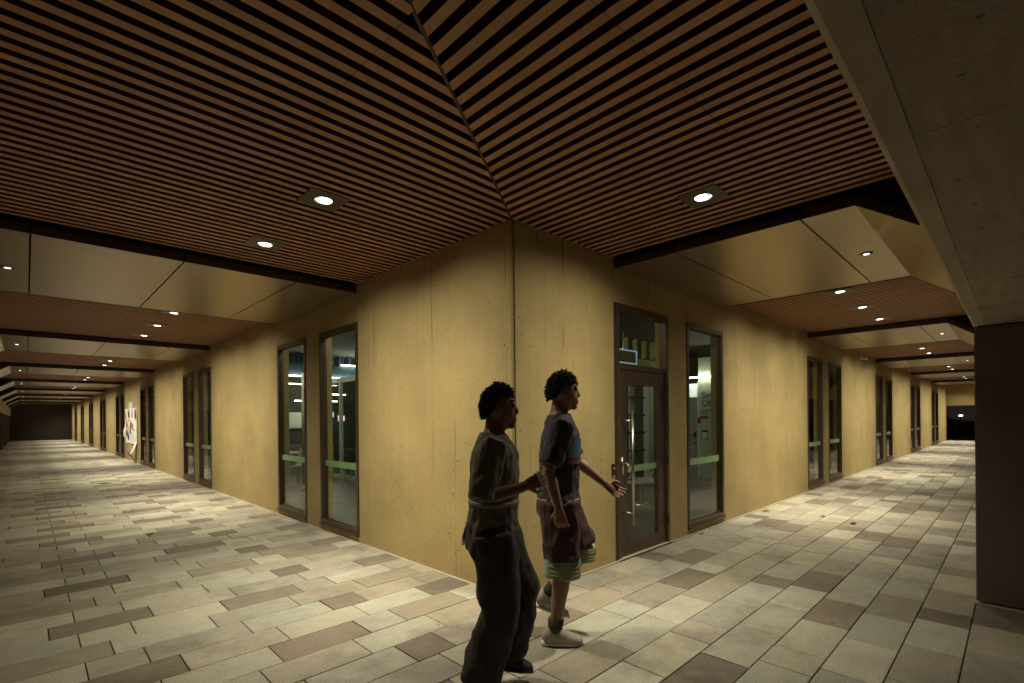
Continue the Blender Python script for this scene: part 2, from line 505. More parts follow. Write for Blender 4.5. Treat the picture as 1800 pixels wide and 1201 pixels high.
# ================================================================== BUILDING
bld = empty('office_building', (0, 0, 0), 'ochre precast concrete office building with a sharp corner and tall paired windows', 'building')
TH = 0.18
def wall_piece(name, side, a0, a1, z0, z1, g=0.003, ch=0.004):
    mb = MB()
    # outer face chamfered
    p0 = [W(side, a0+g, -TH, 0), W(side, a1-g, -TH, 0), W(side, a1-g, -ch, 0), W(side, a1-g-ch, 0, 0), W(side, a0+g+ch, 0, 0), W(side, a0+g, -ch, 0)]
    mb.prism([(p.x, p.y, z0) for p in p0], (0, 0, z1 - z0))
    return part(name, mb, M['wall'], bld)
TOP = 3.29
WH, WS = 2.74, 0.10
def window(side, a0, a1):
    fr = MB(); w_ = 0.052
    c0, c1 = -0.075, 0.010
    sbox(fr, side, a0, a0+w_, c0, c1, WS, WH); sbox(fr, side, a1-w_, a1, c0, c1, WS, WH)
    sbox(fr, side, a0+w_, a1-w_, c0, c1+0.001, WH-0.062, WH); sbox(fr, side, a0+w_, a1-w_, c0, c1+0.001, WS, WS+0.055)
    f = part('window', fr, M['bronze'], bld)
    b = MB(); i = w_
    sbox(b, side, a0+i, a0+i+0.016, -0.06, -0.022, WS+0.055, WH-0.062); sbox(b, side, a1-i-0.016, a1-i, -0.06, -0.022, WS+0.055, WH-0.062)
    sbox(b, side, a0+i+0.016, a1-i-0.016, -0.06, -0.022, WH-0.078, WH-0.062); sbox(b, side, a0+i+0.016, a1-i-0.016, -0.06, -0.022, WS+0.055, WS+0.071)
    part('glazing_bead', b, M['bronze'], f)
    s = MB(); sbox(s, side, a0-0.004, a1+0.004, -0.02, 0.034, WS-0.032, WS-0.002)
    part('sill', s, M['bronze'], f)
    g = MB(); sbox(g, side, a0+i+0.017, a1-i-0.017, -0.046, -0.038, WS+0.072, WH-0.079)
    part('pane', g, M['glass'], f)
    t = MB(); sbox(t, side, a0+i+0.018, a1-i-0.018, -0.0375, -0.0365, 0.885, 0.972)
    part('safety_strip', t, M['film'], f)
    return f

for side in 'LR':
    prev = 0.014 if side == 'L' else 0.023
    for k in range(NB[side]):
        a = BAY[side] + MOD * k
        if a + 2.75 > LEN[side] + 0.1: break
        wall_piece('wall_panel', side, prev, a, 0.0, TOP)
        w1, w2, w3 = a + 1.12, a + 1.60, a + 2.75
        first_door = (side == 'R' and k == 0)
        if first_door:
            w1, w2 = 2.66, 3.13
            wall_piece('lintel_panel', side, a, w1, 2.75, TOP)
        else:
            wall_piece('lintel_panel', side, a, w1, WH, TOP)
            wall_piece('sill_panel', side, a, w1, 0.0, WS - 0.034)
            window(side, a + 0.004, w1 - 0.004)
        wall_piece('pier', side, w1, w2, 0.0, TOP)
        wall_piece('lintel_panel', side, w2, w3, WH, TOP)
        wall_piece('sill_panel', side, w2, w3, 0.0, WS - 0.034)
        window(side, w2 + 0.004, w3 - 0.004)
        prev = w3
    if prev < LEN[side]: wall_piece('wall_panel', side, prev, LEN[side], 0.0, TOP)
# corner arris: chamfered strip and shadow joint between the two corner panels
mb = MB(); mb.prism([(0.001, 0.016, 0), (0.001, 0.010, 0), (0.008, 0.001, 0), (0.010, 0.001, 0), (0.05, 0.05, 0)], (0, 0, TOP))
part('corner_strip', mb, M['wall'], bld)
mb = MB(); mb.box(0.0105, 0.0255, 0.010, 0.05, 0, TOP); part('corner_joint', mb, M['joint'], bld)

# door
df = MB()
a0, a1 = 1.535, 2.655
sbox(df, 'R', a0, a0+0.055, -0.09, 0.006, 0.0, 2.745); sbox(df, 'R', a1-0.055, a1, -0.09, 0.006, 0.0, 2.745)
sbox(df, 'R', a0+0.055, a1-0.055, -0.09, 0.007, 2.675, 2.745)
sbox(df, 'R', a0+0.055, a1-0.055, -0.09, -0.012, 2.045, 2.105)
fil = MB(); sbox(fil, 'R', 1.503, a0, -0.10, -0.004, 0.0, 2.748); part('door_jamb_filler', fil, M['bronze'], bld)
door = part('door', df, M['bronze'], bld)
g = MB(); sbox(g, 'R', a0+0.056, a1-0.056, -0.056, -0.048, 2.106, 2.674); part('transom_pane', g, M['glass'], door)
lf = MB(); L0, L1 = a0+0.062, a1-0.062
sbox(lf, 'R', L0, 1.752, -0.075, -0.018, 0.012, 2.038); sbox(lf, 'R', 2.425, L1, -0.075, -0.018, 0.012, 2.038)
sbox(lf, 'R', 1.752, 2.425, -0.075, -0.0185, 1.885, 2.038); sbox(lf, 'R', 1.752, 2.425, -0.075, -0.0185, 0.012, 0.145)
part('door_leaf', lf, M['bronze'], door)
g = MB(); sbox(g, 'R', 1.753, 2.424, -0.05, -0.042, 0.146, 1.884); part('door_pane', g, M['glass'], door)
g = MB(); sbox(g, 'R', 1.754, 2.423, -0.041, -0.040, 0.915, 0.985); part('safety_strip', g, M['film'], door)
hb = MB(); hb.tube((1.705, -0.085, 0.36), (1.705, -0.085, 1.60), 0.016, n=14)
for z in (0.50, 1.49): hb.tube((1.655, 0.015, z), (1.655, -0.07, z), 0.010, n=10); hb.tube((1.645, -0.075, z), (1.705, -0.085, z), 0.010, n=10)
part('pull_handle', hb, M['steel'], door, True)
lk = MB(); sbox(lk, 'R', 1.645, 1.675, -0.018, -0.008, 0.905, 1.095); lk.tube((1.66, 0.005, 1.03), (1.66, -0.05, 1.03), 0.010, n=10); lk.tube((1.66, -0.05, 1.03), (1.66, -0.055, 0.93), 0.009, n=10)
part('lever_handle', lk, M['steel'], door, True)
for z in (0.30, 1.02, 1.72, 1.88):
    hg = MB(); hg.tube((L1 + 0.004, -0.012, z-0.06), (L1 + 0.004, -0.012, z+0.06), 0.014, n=10); part('hinge', hg, M['black'], door, True)
th = MB(); sbox(th, 'R', a0, a1, -0.10, 0.03, -0.01, 0.010); part('threshold', th, M['edge'], door)
# corner floors / inner lining of the building
mb = MB(); mb.box(0.185, 36, 0.185, 57.4, -0.02, 0.0)
tag(part('interior_floor', mb, M['ifloor']), 'dark polished floor inside the office', 'floor', kind='structure')
mb = MB(); mb.box(0.181, 35.7, 0.181, 57.4, 3.30, 3.40)
tag(part('interior_ceiling', mb, M['idark']), 'dark ceiling inside the office', 'ceiling', kind='structure')
mb = MB(); mb.box(0.2, 9.1, 14.0, 14.15, 0.0, 3.3); mb.box(9.1, 9.25, 3.32, 14.0, 0.0, 3.3)
mb.box(3.2, 3.35, 14.15, 57.4, 0.0, 3.3); mb.box(9.25, 35.6, 3.33, 3.45, 0.0, 3.3); mb.box(35.6, 35.7, 0.18, 3.3, 0, 3.3); mb.box(0.2, 3.2, 57.2, 57.4, 0, 3.3)
tag(part('interior_wall', mb, M['idark']), 'dark inner walls behind the glazing', 'wall', kind='structure')

# ================================================================== SLATTED CEILINGS
SLW, SLH = 0.051, 0.062
def fields(side):
    out = [(-9, BAY[side])]
    for k in range(NB[side]):
        s = BAY[side] + MOD * k + 2.75; e = min(BAY[side] + MOD * (k+1), LEN[side])
        if e > s + 0.3: out.append((s, e))
    return out
LIGHTS = {'L': [], 'R': []}
for side in 'LR':
    first = (0.70, 2.00) if side == 'L' else (0.75,)
    LIGHTS[side] += list(first)
    st = 6.10 if side == 'L' else 4.92
    for k in range(NB[side]):
        for d in (0.0, 1.38, 2.75):
            a = st + MOD * k + d
            if a < LEN[side] - (2.0 if side == 'L' else 0.2): LIGHTS[side].append(a)
LC = 1.32
MITRE = CW['R'] / CW['L']       # mitre runs from the wall corner to the outer corner
def slat_mesh(mb, side, ac, c_in, c_out, miter):
    """one slat across the walkway at along-position ac"""
    lo, hi = ac - SLW/2, ac + SLW/2
    cuts = []
    for la in LIGHTS[side]:
        if abs(la - ac) < 0.072 + SLW/2: cuts.append((LC - 0.078, LC + 0.078))
    cuts.append((1.795, 1.798))
    segs = [(c_in, c_out)]
    for (x, y) in cuts:
        ns = []
        for (p, q) in segs:
            if y <= p or x >= q: ns.append((p, q))
            else:
                if x > p: ns.append((p, x))
                if y < q: ns.append((y, q))
        segs = ns
    g = RND.uniform(0.88, 1.12); mb.ct = (g, g * RND.uniform(0.97, 1.03), g * RND.uniform(0.95, 1.05))
    for (p, q) in segs:
        if q - p < 0.02: continue
        if miter and abs(p - c_in) < 1e-6:
            s = (1/MITRE if side == 'L' else MITRE)
            pl, ph = max(0.0, -lo * s) + 0.012, max(0.0, -hi * s) + 0.012
        else: pl = ph = p
        b = [W(side, lo, pl, H), W(side, hi, ph, H), W(side, hi, q, H), W(side, lo, q, H)]
        mb.prism(b, (0, 0, SLH))
        for j in range(1, 6): mb.mi[-j] = 1          # dark maroon sides and back, timber colour only on the face
count_ind = {'L': 2, 'R': 3}
for side in 'LR':
    ph = 0.05 if side == 'L' else 0.0
    for fi, (a0, a1) in enumerate(fields(side)):
        if fi == 0: nm = 'timber slats of the %s ceiling at the building corner' % WAY[side]
        else: nm = 'timber slats of the %s bay from the corner on the %s walkway' % (ORD[fi-1], WAY[side])
        base = W(side, 0 if fi == 0 else a0, 0, H)
        par = empty('slatted_ceiling', base, nm, 'ceiling', 'slatted timber ceilings', 'structure')
        joined = MB(); ind = fi < count_ind[side]
        lo = -(CW['R'] if side == 'L' else CW['L']) + 0.1 if fi == 0 else a0 + 0.02
        k = math.ceil((lo - ph) / 0.1)
        while True:
            ac = ph + 0.1 * k; k += 1
            if ac > a1 - 0.04: break
            if fi == 0 and ac < 0:
                cin = -ac * ((1/MITRE) if side == 'L' else MITRE)
            else: cin = 0.012
            if cin > CW[side] - 0.1: continue
            if ind:
                mb = MB(); slat_mesh(mb, side, ac, cin, CW[side] - 0.003, fi == 0 and ac < SLW)
                part('slat', mb, [M['wood'], M['slatside']], par)
            else: slat_mesh(joined, side, ac, cin, CW[side] - 0.003, False)
        if not ind:
            o = part('slat', joined, [M['wood'], M['slatside']], par); o['kind'] = 'stuff'
        bk = MB()
        if fi == 0:
            zb = 3.335 if side == 'L' else 3.339
            if side == 'L': bk.box(-CW['L'], 0, -CW['R'], a1, zb, zb+0.003)
            else: bk.box(0.001, a1, -CW['R'], 0, zb-0.004, zb-0.001)
        else: sbox(bk, side, a0, a1, 0.0, CW[side], 3.335, 3.338)
        part('backing_board', bk, M['void'], par)
mb = MB(); d = Vector((-CW['L'], -CW['R'], 0)).normalized(); n = Vector((-d.y, d.x, 0))
e = Vector((-CW['L'], -CW['R'], 0))
for off, wd, z0, z1 in ((0.0, 0.011, H+0.004, H+0.06), (0.004, 0.003, H-0.003, H+0.003)):
    a = n * (off - wd); b = n * (off + wd)
    q = [a, b, e + b, e + a]
    mb.prism([(p.x, p.y, z0) for p in q], (0, 0, z1 - z0))
tag(part('ceiling_mitre_strip', mb, M['fascia']), 'dark metal strip along the mitre of the timber ceiling', 'trim', kind='structure')
mb = MB(); mb.box(-5.0, 36.9, -3.6, 0.0, 3.46, 3.7); mb.box(-5.0, 0.0, 0.001, 58.2, 3.46, 3.7); mb.box(0.001, 36.0, 0.001, 58, 3.46, 3.7)
tag(part('roof_slab', mb, M['concrete']), 'concrete roof slab above the walkways', 'roof', kind='structure')

# ================================================================== METAL BULKHEADS
def bulkhead(side):
    a0, a1 = 0.0, 2.75
    org = W(side, BAY[side], 0, 3.08)
    e = empty('ceiling_bulkhead', org)
    def P(a, c, z): return W(side, BAY[side] + a, c, z)
    zb, t = 3.10, 0.02
    hc = 3.27 if side == 'L' else 2.14                 # where the soffit turns down
    cuts = [0.012, 0.73, 1.82, 2.91, hc] if side == 'L' else [0.012, 0.69, 1.77, hc]
    ce, ze = CW[side] - 0.004, 2.70
    g = 0.007
    for i in range(len(cuts) - 1):
        c0, c1 = cuts[i] + (g if i else 0), cuts[i+1] - (g if i < len(cuts)-2 else 0)
        mb = MB(); q = [P(a0+0.012, c0, zb), P(a1-0.012, c0, zb), P(a1-0.012, c1, zb), P(a0+0.012, c1, zb)]
        mb.prism(q, (0, 0, t)); part('soffit_panel', mb, M['soffit'], e)
    mb = MB(); mb.prism([P(a0+0.012, hc+0.001, zb), P(a0+0.012, ce, ze), P(a0+0.012, ce, ze+t), P(a0+0.012, hc+0.001, zb+t)], P(a1-0.012, 0, 0) - P(a0+0.012, 0, 0))
    part('haunch_panel', mb, M['soffit'], e)
    for (f0, f1) in ((a0, a0+0.012), (a1-0.012, a1)):
        dv = P(f1, 0, 0) - P(f0, 0, 0)
        for i in range(len(cuts) - 1):
            c0, c1 = cuts[i] + (g if i else 0), cuts[i+1] - (g if i < len(cuts)-2 else 0)
            mb = MB(); mb.prism([P(f0, c0, zb-0.004), P(f0, c1, zb-0.004), P(f0, c1, zb+0.078), P(f0, c0, zb+0.078)], dv)
            part('fascia', mb, M['fascia'], e)
        mb = MB(); mb.prism([P(f0, hc+0.001, zb-0.004), P(f0, ce, ze-0.004), P(f0, ce, ze+0.085), P(f0, hc+0.001, zb+0.078)], dv)
        part('fascia', mb, M['fascia'], e)
    # dark infill set back behind the fascia, up to the ceiling
    mb = MB(); i0, i1 = a0 + 0.035, a1 - 0.035
    mb.prism([P(i0, 0.012, zb+t+0.004), P(i0, hc, zb+t+0.004), P(i0, ce, ze+t+0.006), P(i0, ce, 3.33), P(i0, 0.012, 3.33)], P(i1, 0, 0) - P(i0, 0, 0))
    part('infill', mb, M['void'], e)
    # small round downlight let into the outer soffit panel
    cc = 3.07 if side == 'L' else 1.96
    ctr = P(1.42, cc, zb)
    mb = MB(); mb.loft([(ctr + Vector((0, 0, 0.0)), 0.055, 0.055), (ctr + Vector((0, 0, -0.006)), 0.052, 0.052)], 20)
    rim = part('spotlight_rim', mb, M['plate'], e, True)
    mb = MB(); mb.loft([(ctr + Vector((0, 0, -0.0065)), 0.026, 0.026), (ctr + Vector((0, 0, -0.009)), 0.022, 0.022)], 16)
    part('spotlight_lens', mb, M['lens_s'], rim, True)
    return e
for side in 'LR':
    proto = bulkhead(side)
    for k in range(NB[side]):
        a = BAY[side] + MOD * k
        if a + 2.75 > LEN[side] + 0.1: break
        o = proto if k == 0 else copy_tree(proto)
        o.location = W(side, a, 0, 3.08)
        tag(o, 'bronze metal ceiling bulkhead, %s from the corner along the %s walkway' % (ORD[k], WAY[side]), 'bulkhead', 'metal clad ceiling bulkheads')
        ld = bpy.data.lights.new('small_downlight', 'SPOT'); ld.energy = 5; ld.color = LAMP_COL; ld.spot_size = radians(80); ld.spot_blend = 0.7; ld.shadow_soft_size = 0.03
        lo = bpy.data.objects.new('small_downlight', ld); COL.objects.link(lo)
        lo.location = W(side, a + 1.42, 3.07 if side == 'L' else 1.96, 3.085)

# ================================================================== EDGE BEAMS AND COLUMNS
def beam(side, z0, a0, a1):
    c = CW[side]
    e = empty('edge_beam', W(side, a0, c, z0))
    mb = MB()
    ch = 0.018
    prof = [(c, z0+ch), (c+ch, z0), (c+0.075, z0), (c+0.075, z0+0.02), (c+0.52, z0+0.02), (c+0.52, 3.455), (c, 3.455)]
    mb.prism([W(side, a0, cc, z) for cc, z in prof], W(side, a1, 0, 0) - W(side, a0, 0, 0))
    part('beam_body', mb, M['concrete_s'], e)
    a = a0; n_ = 0
    rest = MB()
    while a < a1 - 0.01:
        wd = min(RND.choice((0.16, 0.19, 0.22, 0.26)), a1 - a)
        z = z0 + 0.001 + RND.uniform(0.0, 0.0016)
        tgt = MB() if (side == 'R' and a < 2.7) else rest
        tgt.ct = (1, 1, 1)
        sbox(tgt, side, a + 0.0003, a + wd - 0.0003, c + 0.0753, c + 0.515, z, z0 + 0.0195)
        if tgt is not rest: part('board_mark', tgt, M['concrete'], e)
        a += wd
    o = part('board_mark', rest, M['concrete'], e); o['kind'] = 'stuff'
    return e
tag(beam('R', 2.23, -4.4, 36.2), 'board marked concrete edge beam overhead at the upper right', 'beam', 'concrete edge beams')
tag(beam('L', 2.12, -3.2, 57.55), 'concrete edge beam on the dark columns at the far left', 'beam', 'concrete edge beams')
mb = MB(); mb.box(36.21, 36.75, -3.25, 1.5, 2.06, 2.62); mb.box(36.23, 36.73, -3.25, 1.5, 2.62, 2.86); mb.box(36.21, 36.75, -3.25, 1.5, 2.861, 3.455)
single('end_beam', mb, M['wall'], (36.2, -1.4, 2.06), 'pale concrete beam across the open end of the right walkway', 'beam')
mb = MB(); mb.box(-4.4, 0.2, 57.56, 57.8, -0.05, 3.45)
single('end_wall', mb, M['endwall'], (-2, 57.6, 0), 'dark wall closing the far end of the left walkway', 'wall')
mb = MB(); mb.box(35.76, 35.95, -0.0, 0.5, -0.05, 3.45)
part('end_return', mb, M['wall'], bld)

def column(side, zt):
    a0, a1 = 1.02, 1.77
    c0, c1 = CW[side] + 0.012, CW[side] + 0.50
    e = empty('column', W(side, 0, c0, 0))
    mb = MB(); sbox(mb, side, a0, a1, c0 + 0.012, c1, 0.022, zt - 0.012); part('column_shaft', mb, M['column'], e)
    for (x, y) in ((a0, a0 + 0.012), (a1 - 0.012, a1)):
        mb = MB(); sbox(mb, side, x - 0.0015, y - 0.0015, c0, c0 + 0.0118, 0.022, zt - 0.001); part('arris_trim', mb, M['coltrim'], e)
    mb = MB(); sbox(mb, side, a0 - 0.03, a1 + 0.03, c0 - 0.01, c1 + 0.03, -0.004, 0.006); part('base_kerb', mb, M['pv1'], e)
    mb = MB(); sbox(mb, side, a0 + 0.01, a1 - 0.01, c0 + 0.02, c1 - 0.01, zt - 0.0115, zt + 0.0); part('head_gap', mb, M['void'], e)
    return e
for side in 'LR':
    proto = column(side, 2.23 if side == 'R' else 2.12)
    k0 = 0 if side == 'R' else 2
    for k in range(k0, NB[side]):
        a = BAY[side] + MOD * k
        o = proto if k == k0 else copy_tree(proto)
        o.location = W(side, a, CW[side] + 0.012, 0)
        if side == 'R' and k == 0: lb = 'broad dark column standing close at the right edge under the concrete beam'
        else: lb = 'dark column under the edge beam, %s from the corner along the %s walkway' % (ORD[k], WAY[side])
        tag(o, lb, 'column', 'dark clad columns')

# ================================================================== RECESSED DOWNLIGHTS
def beam_shape(ld, power=6.5):
    """the lamp's own distribution: most of its light straight down, thin spill to the sides"""
    ld.use_nodes = True
    nt = ld.node_tree; em = nt.nodes['Emission']
    tc = nt.nodes.new('ShaderNodeTexCoord'); sp = nt.nodes.new('ShaderNodeSeparateXYZ'); nt.links.new(tc.outputs['Normal'], sp.inputs[0])
    ab = nd(nt, 'ShaderNodeMath', operation='ABSOLUTE'); nt.links.new(sp.outputs[2], ab.inputs[0])
    pw = nd(nt, 'ShaderNodeMath', operation='POWER'); nt.links.new(ab.outputs[0], pw.inputs[0]); pw.inputs[1].default_value = power
    ma = nd(nt, 'ShaderNodeMath', operation='MULTIPLY_ADD'); nt.links.new(pw.outputs[0], ma.inputs[0]); ma.inputs[1].default_value = 0.90; ma.inputs[2].default_value = 0.10
    nt.links.new(ma.outputs[0], em.inputs['Strength'])
def downlight(side):
    e = empty('downlight', (0, 0, 0))
    n = 24; r = 0.064; z0 = -0.006
    mb = MB(); hs = 0.148
    ring = [(r*cos(2*pi*i/n), r*sin(2*pi*i/n)) for i in range(n)]
    def sq(x, y):
        k = hs / max(abs(x), abs(y)); return (x*k, y*k)
    pts = [(x, y, z0) for x, y in ring] + [(*sq(x, y), z0) for x, y in ring] + [(*sq(x, y), z0 + 0.008) for x, y in ring]
    f = [(i, (i+1) % n, n + (i+1) % n, n + i) for i in range(n)] + [(n+i, n+(i+1) % n, 2*n+(i+1) % n, 2*n+i) for i in range(n)]
    mb.poly(pts, f)
    link('mounting_plate', mb.mesh('mounting_plate', [M['plate']]), e)
    mb = MB()
    mb.loft([((0, 0, z0 - 0.005), 0.069, 0.069), ((0, 0, z0 - 0.004), 0.062, 0.062), ((0, 0, 0.03), 0.062, 0.062), ((0, 0, 0.052), 0.060, 0.060)], n, False)
    link('reflector', mb.mesh('reflector', [M['refl']], True), e)
    mb = MB(); mb.loft([((0, 0, 0.0525), 0.0615, 0.0615), ((0, 0, 0.058), 0.0615, 0.0615)], n)
    link('housing', mb.mesh('housing', [M['plate']]), e)
    mb = MB()
    tl = 0.10                                           # lamp tilted towards the wall
    ax = W(side, 0, 1, 0)
    ca = [Vector((0.0585*cos(2*pi*i/n), 0.0585*sin(2*pi*i/n), 0)) for i in range(n)]
    ca = [v - ax * max(0.0, v.dot(ax) - 0.022) for v in ca]      # the lamp face leaves a dark gap on its outer side
    cpts = [v + Vector((0, 0, -0.007 + v.dot(ax) * tl)) for v in ca]
    mb.poly(cpts + [v + Vector((0, 0, 0.012)) for v in cpts], [tuple(range(n)), tuple(reversed(range(n, 2*n)))] + [(i, (i+1) % n, n+(i+1) % n, n+i) for i in range(n)])
    link('lens', mb.mesh('lens', [M['lens']]), e)
    return e
for side in 'LR':
    proto = downlight(side)
    for i, a in enumerate(LIGHTS[side]):
        o = proto if i == 0 else copy_tree(proto)
        p = W(side, a, LC, H); o.location = p
        nf = 2 if side == 'L' else 1
        if i < nf:
            lb = {'L': ['square recessed downlight in the corner ceiling, nearer the building corner', 'square recessed downlight in the corner ceiling, beside the first left bulkhead'],
                  'R': ['lone square recessed downlight in the right corner ceiling']}[side][i]
        else:
            b_, j_ = divmod(i - nf, 3)
            lb = 'recessed downlight, %s of three in timber bay %d of the %s walkway' % (ORD[j_], b_ + 1, WAY[side])
            lb = lb.replace('bay %d' % (b_ + 1), 'bay ' + ['one', 'two', 'three', 'four', 'five', 'six', 'seven', 'eight'][b_])
        tag(o, lb, 'ceiling light', 'recessed square downlights')
        ld = bpy.data.lights.new('downlight_lamp', 'SPOT'); ld.energy = LAMP_W; ld.color = LAMP_COL
        ld.spot_size = radians(138); ld.spot_blend = 0.45; beam_shape(ld); ld.shadow_soft_size = 0.045
        lo = bpy.data.objects.new('downlight_lamp', ld); COL.objects.link(lo)
        lo.location = p + Vector((0, 0, -0.02))
        tgt = W(side, a, LC - 0.325, H - 1.0)
        lo.rotation_euler = (tgt - Vector(p)).to_track_quat('-Z', 'Y').to_euler()
# ================================================================== INTERIOR SEEN THROUGH THE GLASS
def led(x0, x1, y0, y1, z, label):
    mb = MB(); mb.box(x0, x1, y0, y1, z, z + 0.022)
    e = single('linear_light', mb, M['led'], ((x0+x1)/2, (y0+y1)/2, z), label, 'strip light', 'linear strip lights indoors')
    return e
led(1.75, 4.4, 9.98, 10.02, 2.66, 'long white strip light under the navy bulkhead behind the left windows')
led(3.22, 4.6, 9.98, 10.02, 3.02, 'short white strip light high above the navy bulkhead behind the left windows')
led(1.75, 3.3, 12.0, 12.04, 2.60, 'white strip light deeper in the room behind the left windows')
led(9.00, 9.03, 1.2, 2.95, 2.50, 'white strip light above the lettered wall behind the right window')
led(3.2, 4.6, 12.6, 12.64, 2.35, 'faint added strip standing in for a reflection in the inner glass partition')  # added beyond the partition in place of a strip mirrored in its glass
led(3.2, 4.6, 13.2, 13.24, 2.15, 'lowest added strip standing in for a reflection in the inner glass partition')  # likewise added for a mirrored strip, set lower and farther back
led(0.7, 0.76, 1.0, 5.0, 3.2, 'added fill strip on the ceiling along the inside of the left wall')  # added to brighten the room behind the left windows
led(4.2, 7.6, 5.0, 5.06, 3.2, 'added fill strip on the ceiling in the middle of the office')  # added fill light for the office interior
led(1.2, 1.26, 5.8, 9.2, 3.2, 'added fill strip on the ceiling beside the round inner column')  # added to brighten the round column and the glass partition

bh = empty('ceiling_baffles', (1.7, 10.0, 2.7), 'navy and blue ceiling baffles behind the left windows', 'baffle')
mb = MB(); mb.box(1.7, 5.2, 10.04, 10.10, 2.70, 3.0); part('bulkhead_face', mb, M['inavy'], bh)
mb = MB(); mb.box(1.7, 2.75, 10.6, 10.65, 2.72, 3.28); part('blue_panel', mb, M['iblue'], bh)
for i in range(4):
    mb = MB(); x = 1.86 + 0.19 * i; mb.box(x, x + 0.02, 10.42, 10.58, 2.74, 3.28); part('baffle_blade', mb, M['iblue'], bh)
for i in range(6):
    mb = MB(); x = 2.95 + 0.30 * i; mb.box(x, x + 0.03, 10.16, 10.5, 3.0, 3.29); part('baffle_blade', mb, M['inavy'], bh)
ob = empty('ceiling_baffles', (6.4, 3.2, 2.6), 'olive ceiling fins seen through the glass above the door', 'baffle')
mb = MB(); mb.box(6.3, 8.2, 3.24, 3.28, 2.62, 2.9); part('bulkhead_face', mb, M['ibaff'], ob)
for i in range(5):
    mb = MB(); x = 6.48 + 0.38 * i; mb.prism([(x, 3.0, 2.9), (x + 0.03, 3.0, 2.9), (x + 0.20, 3.22, 2.9), (x + 0.17, 3.22, 2.9)], (0, 0, 0.4)); part('baffle_blade', mb, M['ibaff'], ob)

pl = empty('inner_pillar', (7.7, 3.25, 0), 'pale olive pillar inside behind the glass door', 'pillar')
mb = MB(); mb.box(7.5, 7.95, 3.10, 3.235, 0.0, 2.6); part('pillar_face', mb, M['iwall'], pl)
mb = MB(); mb.box(7.48, 7.97, 3.08, 3.237, 0.0, 0.0999); part('skirting', mb, M['idark'], pl)
st = empty('shelf_stand', (6.95, 3.2, 0), 'narrow pale stand with dark shelves inside behind the glass door', 'stand')
mb = MB(); mb.box(6.86, 7.06, 3.2, 3.235, 0.0, 2.23); part('back_panel', mb, M['iwall'], st)
for z in (0.75, 1.15, 1.55, 1.95):
    mb = MB(); mb.box(6.80, 7.20, 3.02, 3.199, z, z + 0.05); part('shelf', mb, M['idark'], st)
sg = empty('hanging_sign', (6.2, 2.7, 2.65), 'blank box sign with blue lit edges hanging behind the glass above the door', 'sign')
mb = MB(); mb.box(5.55, 6.28, 2.68, 2.74, 2.66, 2.90); part('sign_panel', mb, M['ibaff'], sg)
mb = MB()
mb.box(5.54, 6.29, 2.665, 2.679, 2.905, 2.925); mb.box(5.54, 6.29, 2.665, 2.679, 2.64, 2.66); mb.box(6.291, 6.31, 2.665, 2.679, 2.64, 2.925)
part('edge_light', mb, M['bluelight'], sg)
mb = MB(); mb.tube((5.87, 2.71, 2.93), (5.87, 2.71, 3.30), 0.014); part('hanging_rod', mb, M['steel'], sg)
mb = MB(); mb.tube((5.87, 2.71, 2.925), (5.87, 2.71, 2.96), 0.03); part('rod_collar', mb, M['steel'], sg)

# lettered wall and door behind the right window
mb = MB(); mb.box(9.10, 9.25, 1.0, 2.63, 0.0, 3.0)
single('partition_wall', mb, M['iwall'], (9.1, 1.8, 0), 'pale green inner wall carrying black lettering', 'wall')
idr = empty('inner_door', (9.1, 3.0, 0), 'pale inner door with a bright glass panel over it', 'door')
mb = MB(); mb.box(9.12, 9.17, 2.66, 3.28, 0.01, 2.00); part('door_leaf', mb, flat('grey_green_door', (0.34, 0.38, 0.28), 0.6), idr)
mb = MB(); mb.box(9.12, 9.16, 2.66, 3.28, 2.03, 2.36); part('overpanel', mb, glow('lit_overpanel', (0.85, 0.95, 0.85), 0.75), idr)
mb = MB(); mb.box(9.10, 9.18, 2.631, 2.659, 0.0, 2.4); mb.box(9.10, 9.18, 3.281, 3.31, 0, 2.4); mb.box(9.10, 9.18, 2.659, 3.281, 2.001, 2.029); part('door_frame', mb, M['white'], idr)
mb = MB(); mb.tube((9.09, 2.74, 1.07), (9.09, 2.86, 1.07), 0.012); mb.box(9.095, 9.12, 2.71, 2.75, 1.0, 1.14); part('lever_handle', mb, M['black'], idr)
mb = MB(); mb.box(9.095, 9.12, 2.72, 2.76, 0.84, 0.88); part('door_lock', mb, M['black'], idr)
mb = MB(); mb.box(9.07, 9.10, 2.60, 2.64, 1.36, 1.50); single('card_reader', mb, M['black'], (9.08, 2.62, 1.4), 'small black card reader on the pale inner wall beside the inner door', 'card reader')
ws = empty('wall_sign', (9.09, 2.58, 1.5), 'black wall lettering reading Site Office over a red arrow block', 'sign')
def lettering(txt, size, y, z, mat):
    cu = bpy.data.curves.new('lettering', 'FONT'); cu.body = txt; cu.size = size; cu.extrude = 0.002
    ob_ = bpy.data.objects.new('lettering', cu); COL.objects.link(ob_)
    dg = bpy.context.evaluated_depsgraph_get(); dg.update()
    me = bpy.data.meshes.new_from_object(ob_.evaluated_get(dg))
    bpy.data.objects.remove(ob_)
    mt = Matrix(((0, 0, -1, 0), (-1, 0, 0, 0), (0, 1, 0, 0), (0, 0, 0, 1)))
    me.transform(mt); me.materials.clear(); me.materials.append(mat)
    o = link('lettering', me, ws); o.location = (0.005, y - 2.58, z - 1.5); o.name = 'lettering'
    return o
lettering('Site', 0.215, 2.55, 1.985, M['ink']); lettering('Office', 0.215, 2.55, 1.785, M['ink'])
lettering('Induction', 0.065, 2.565, 1.67, M['ink']); lettering('Room', 0.065, 2.565, 1.60, M['ink'])
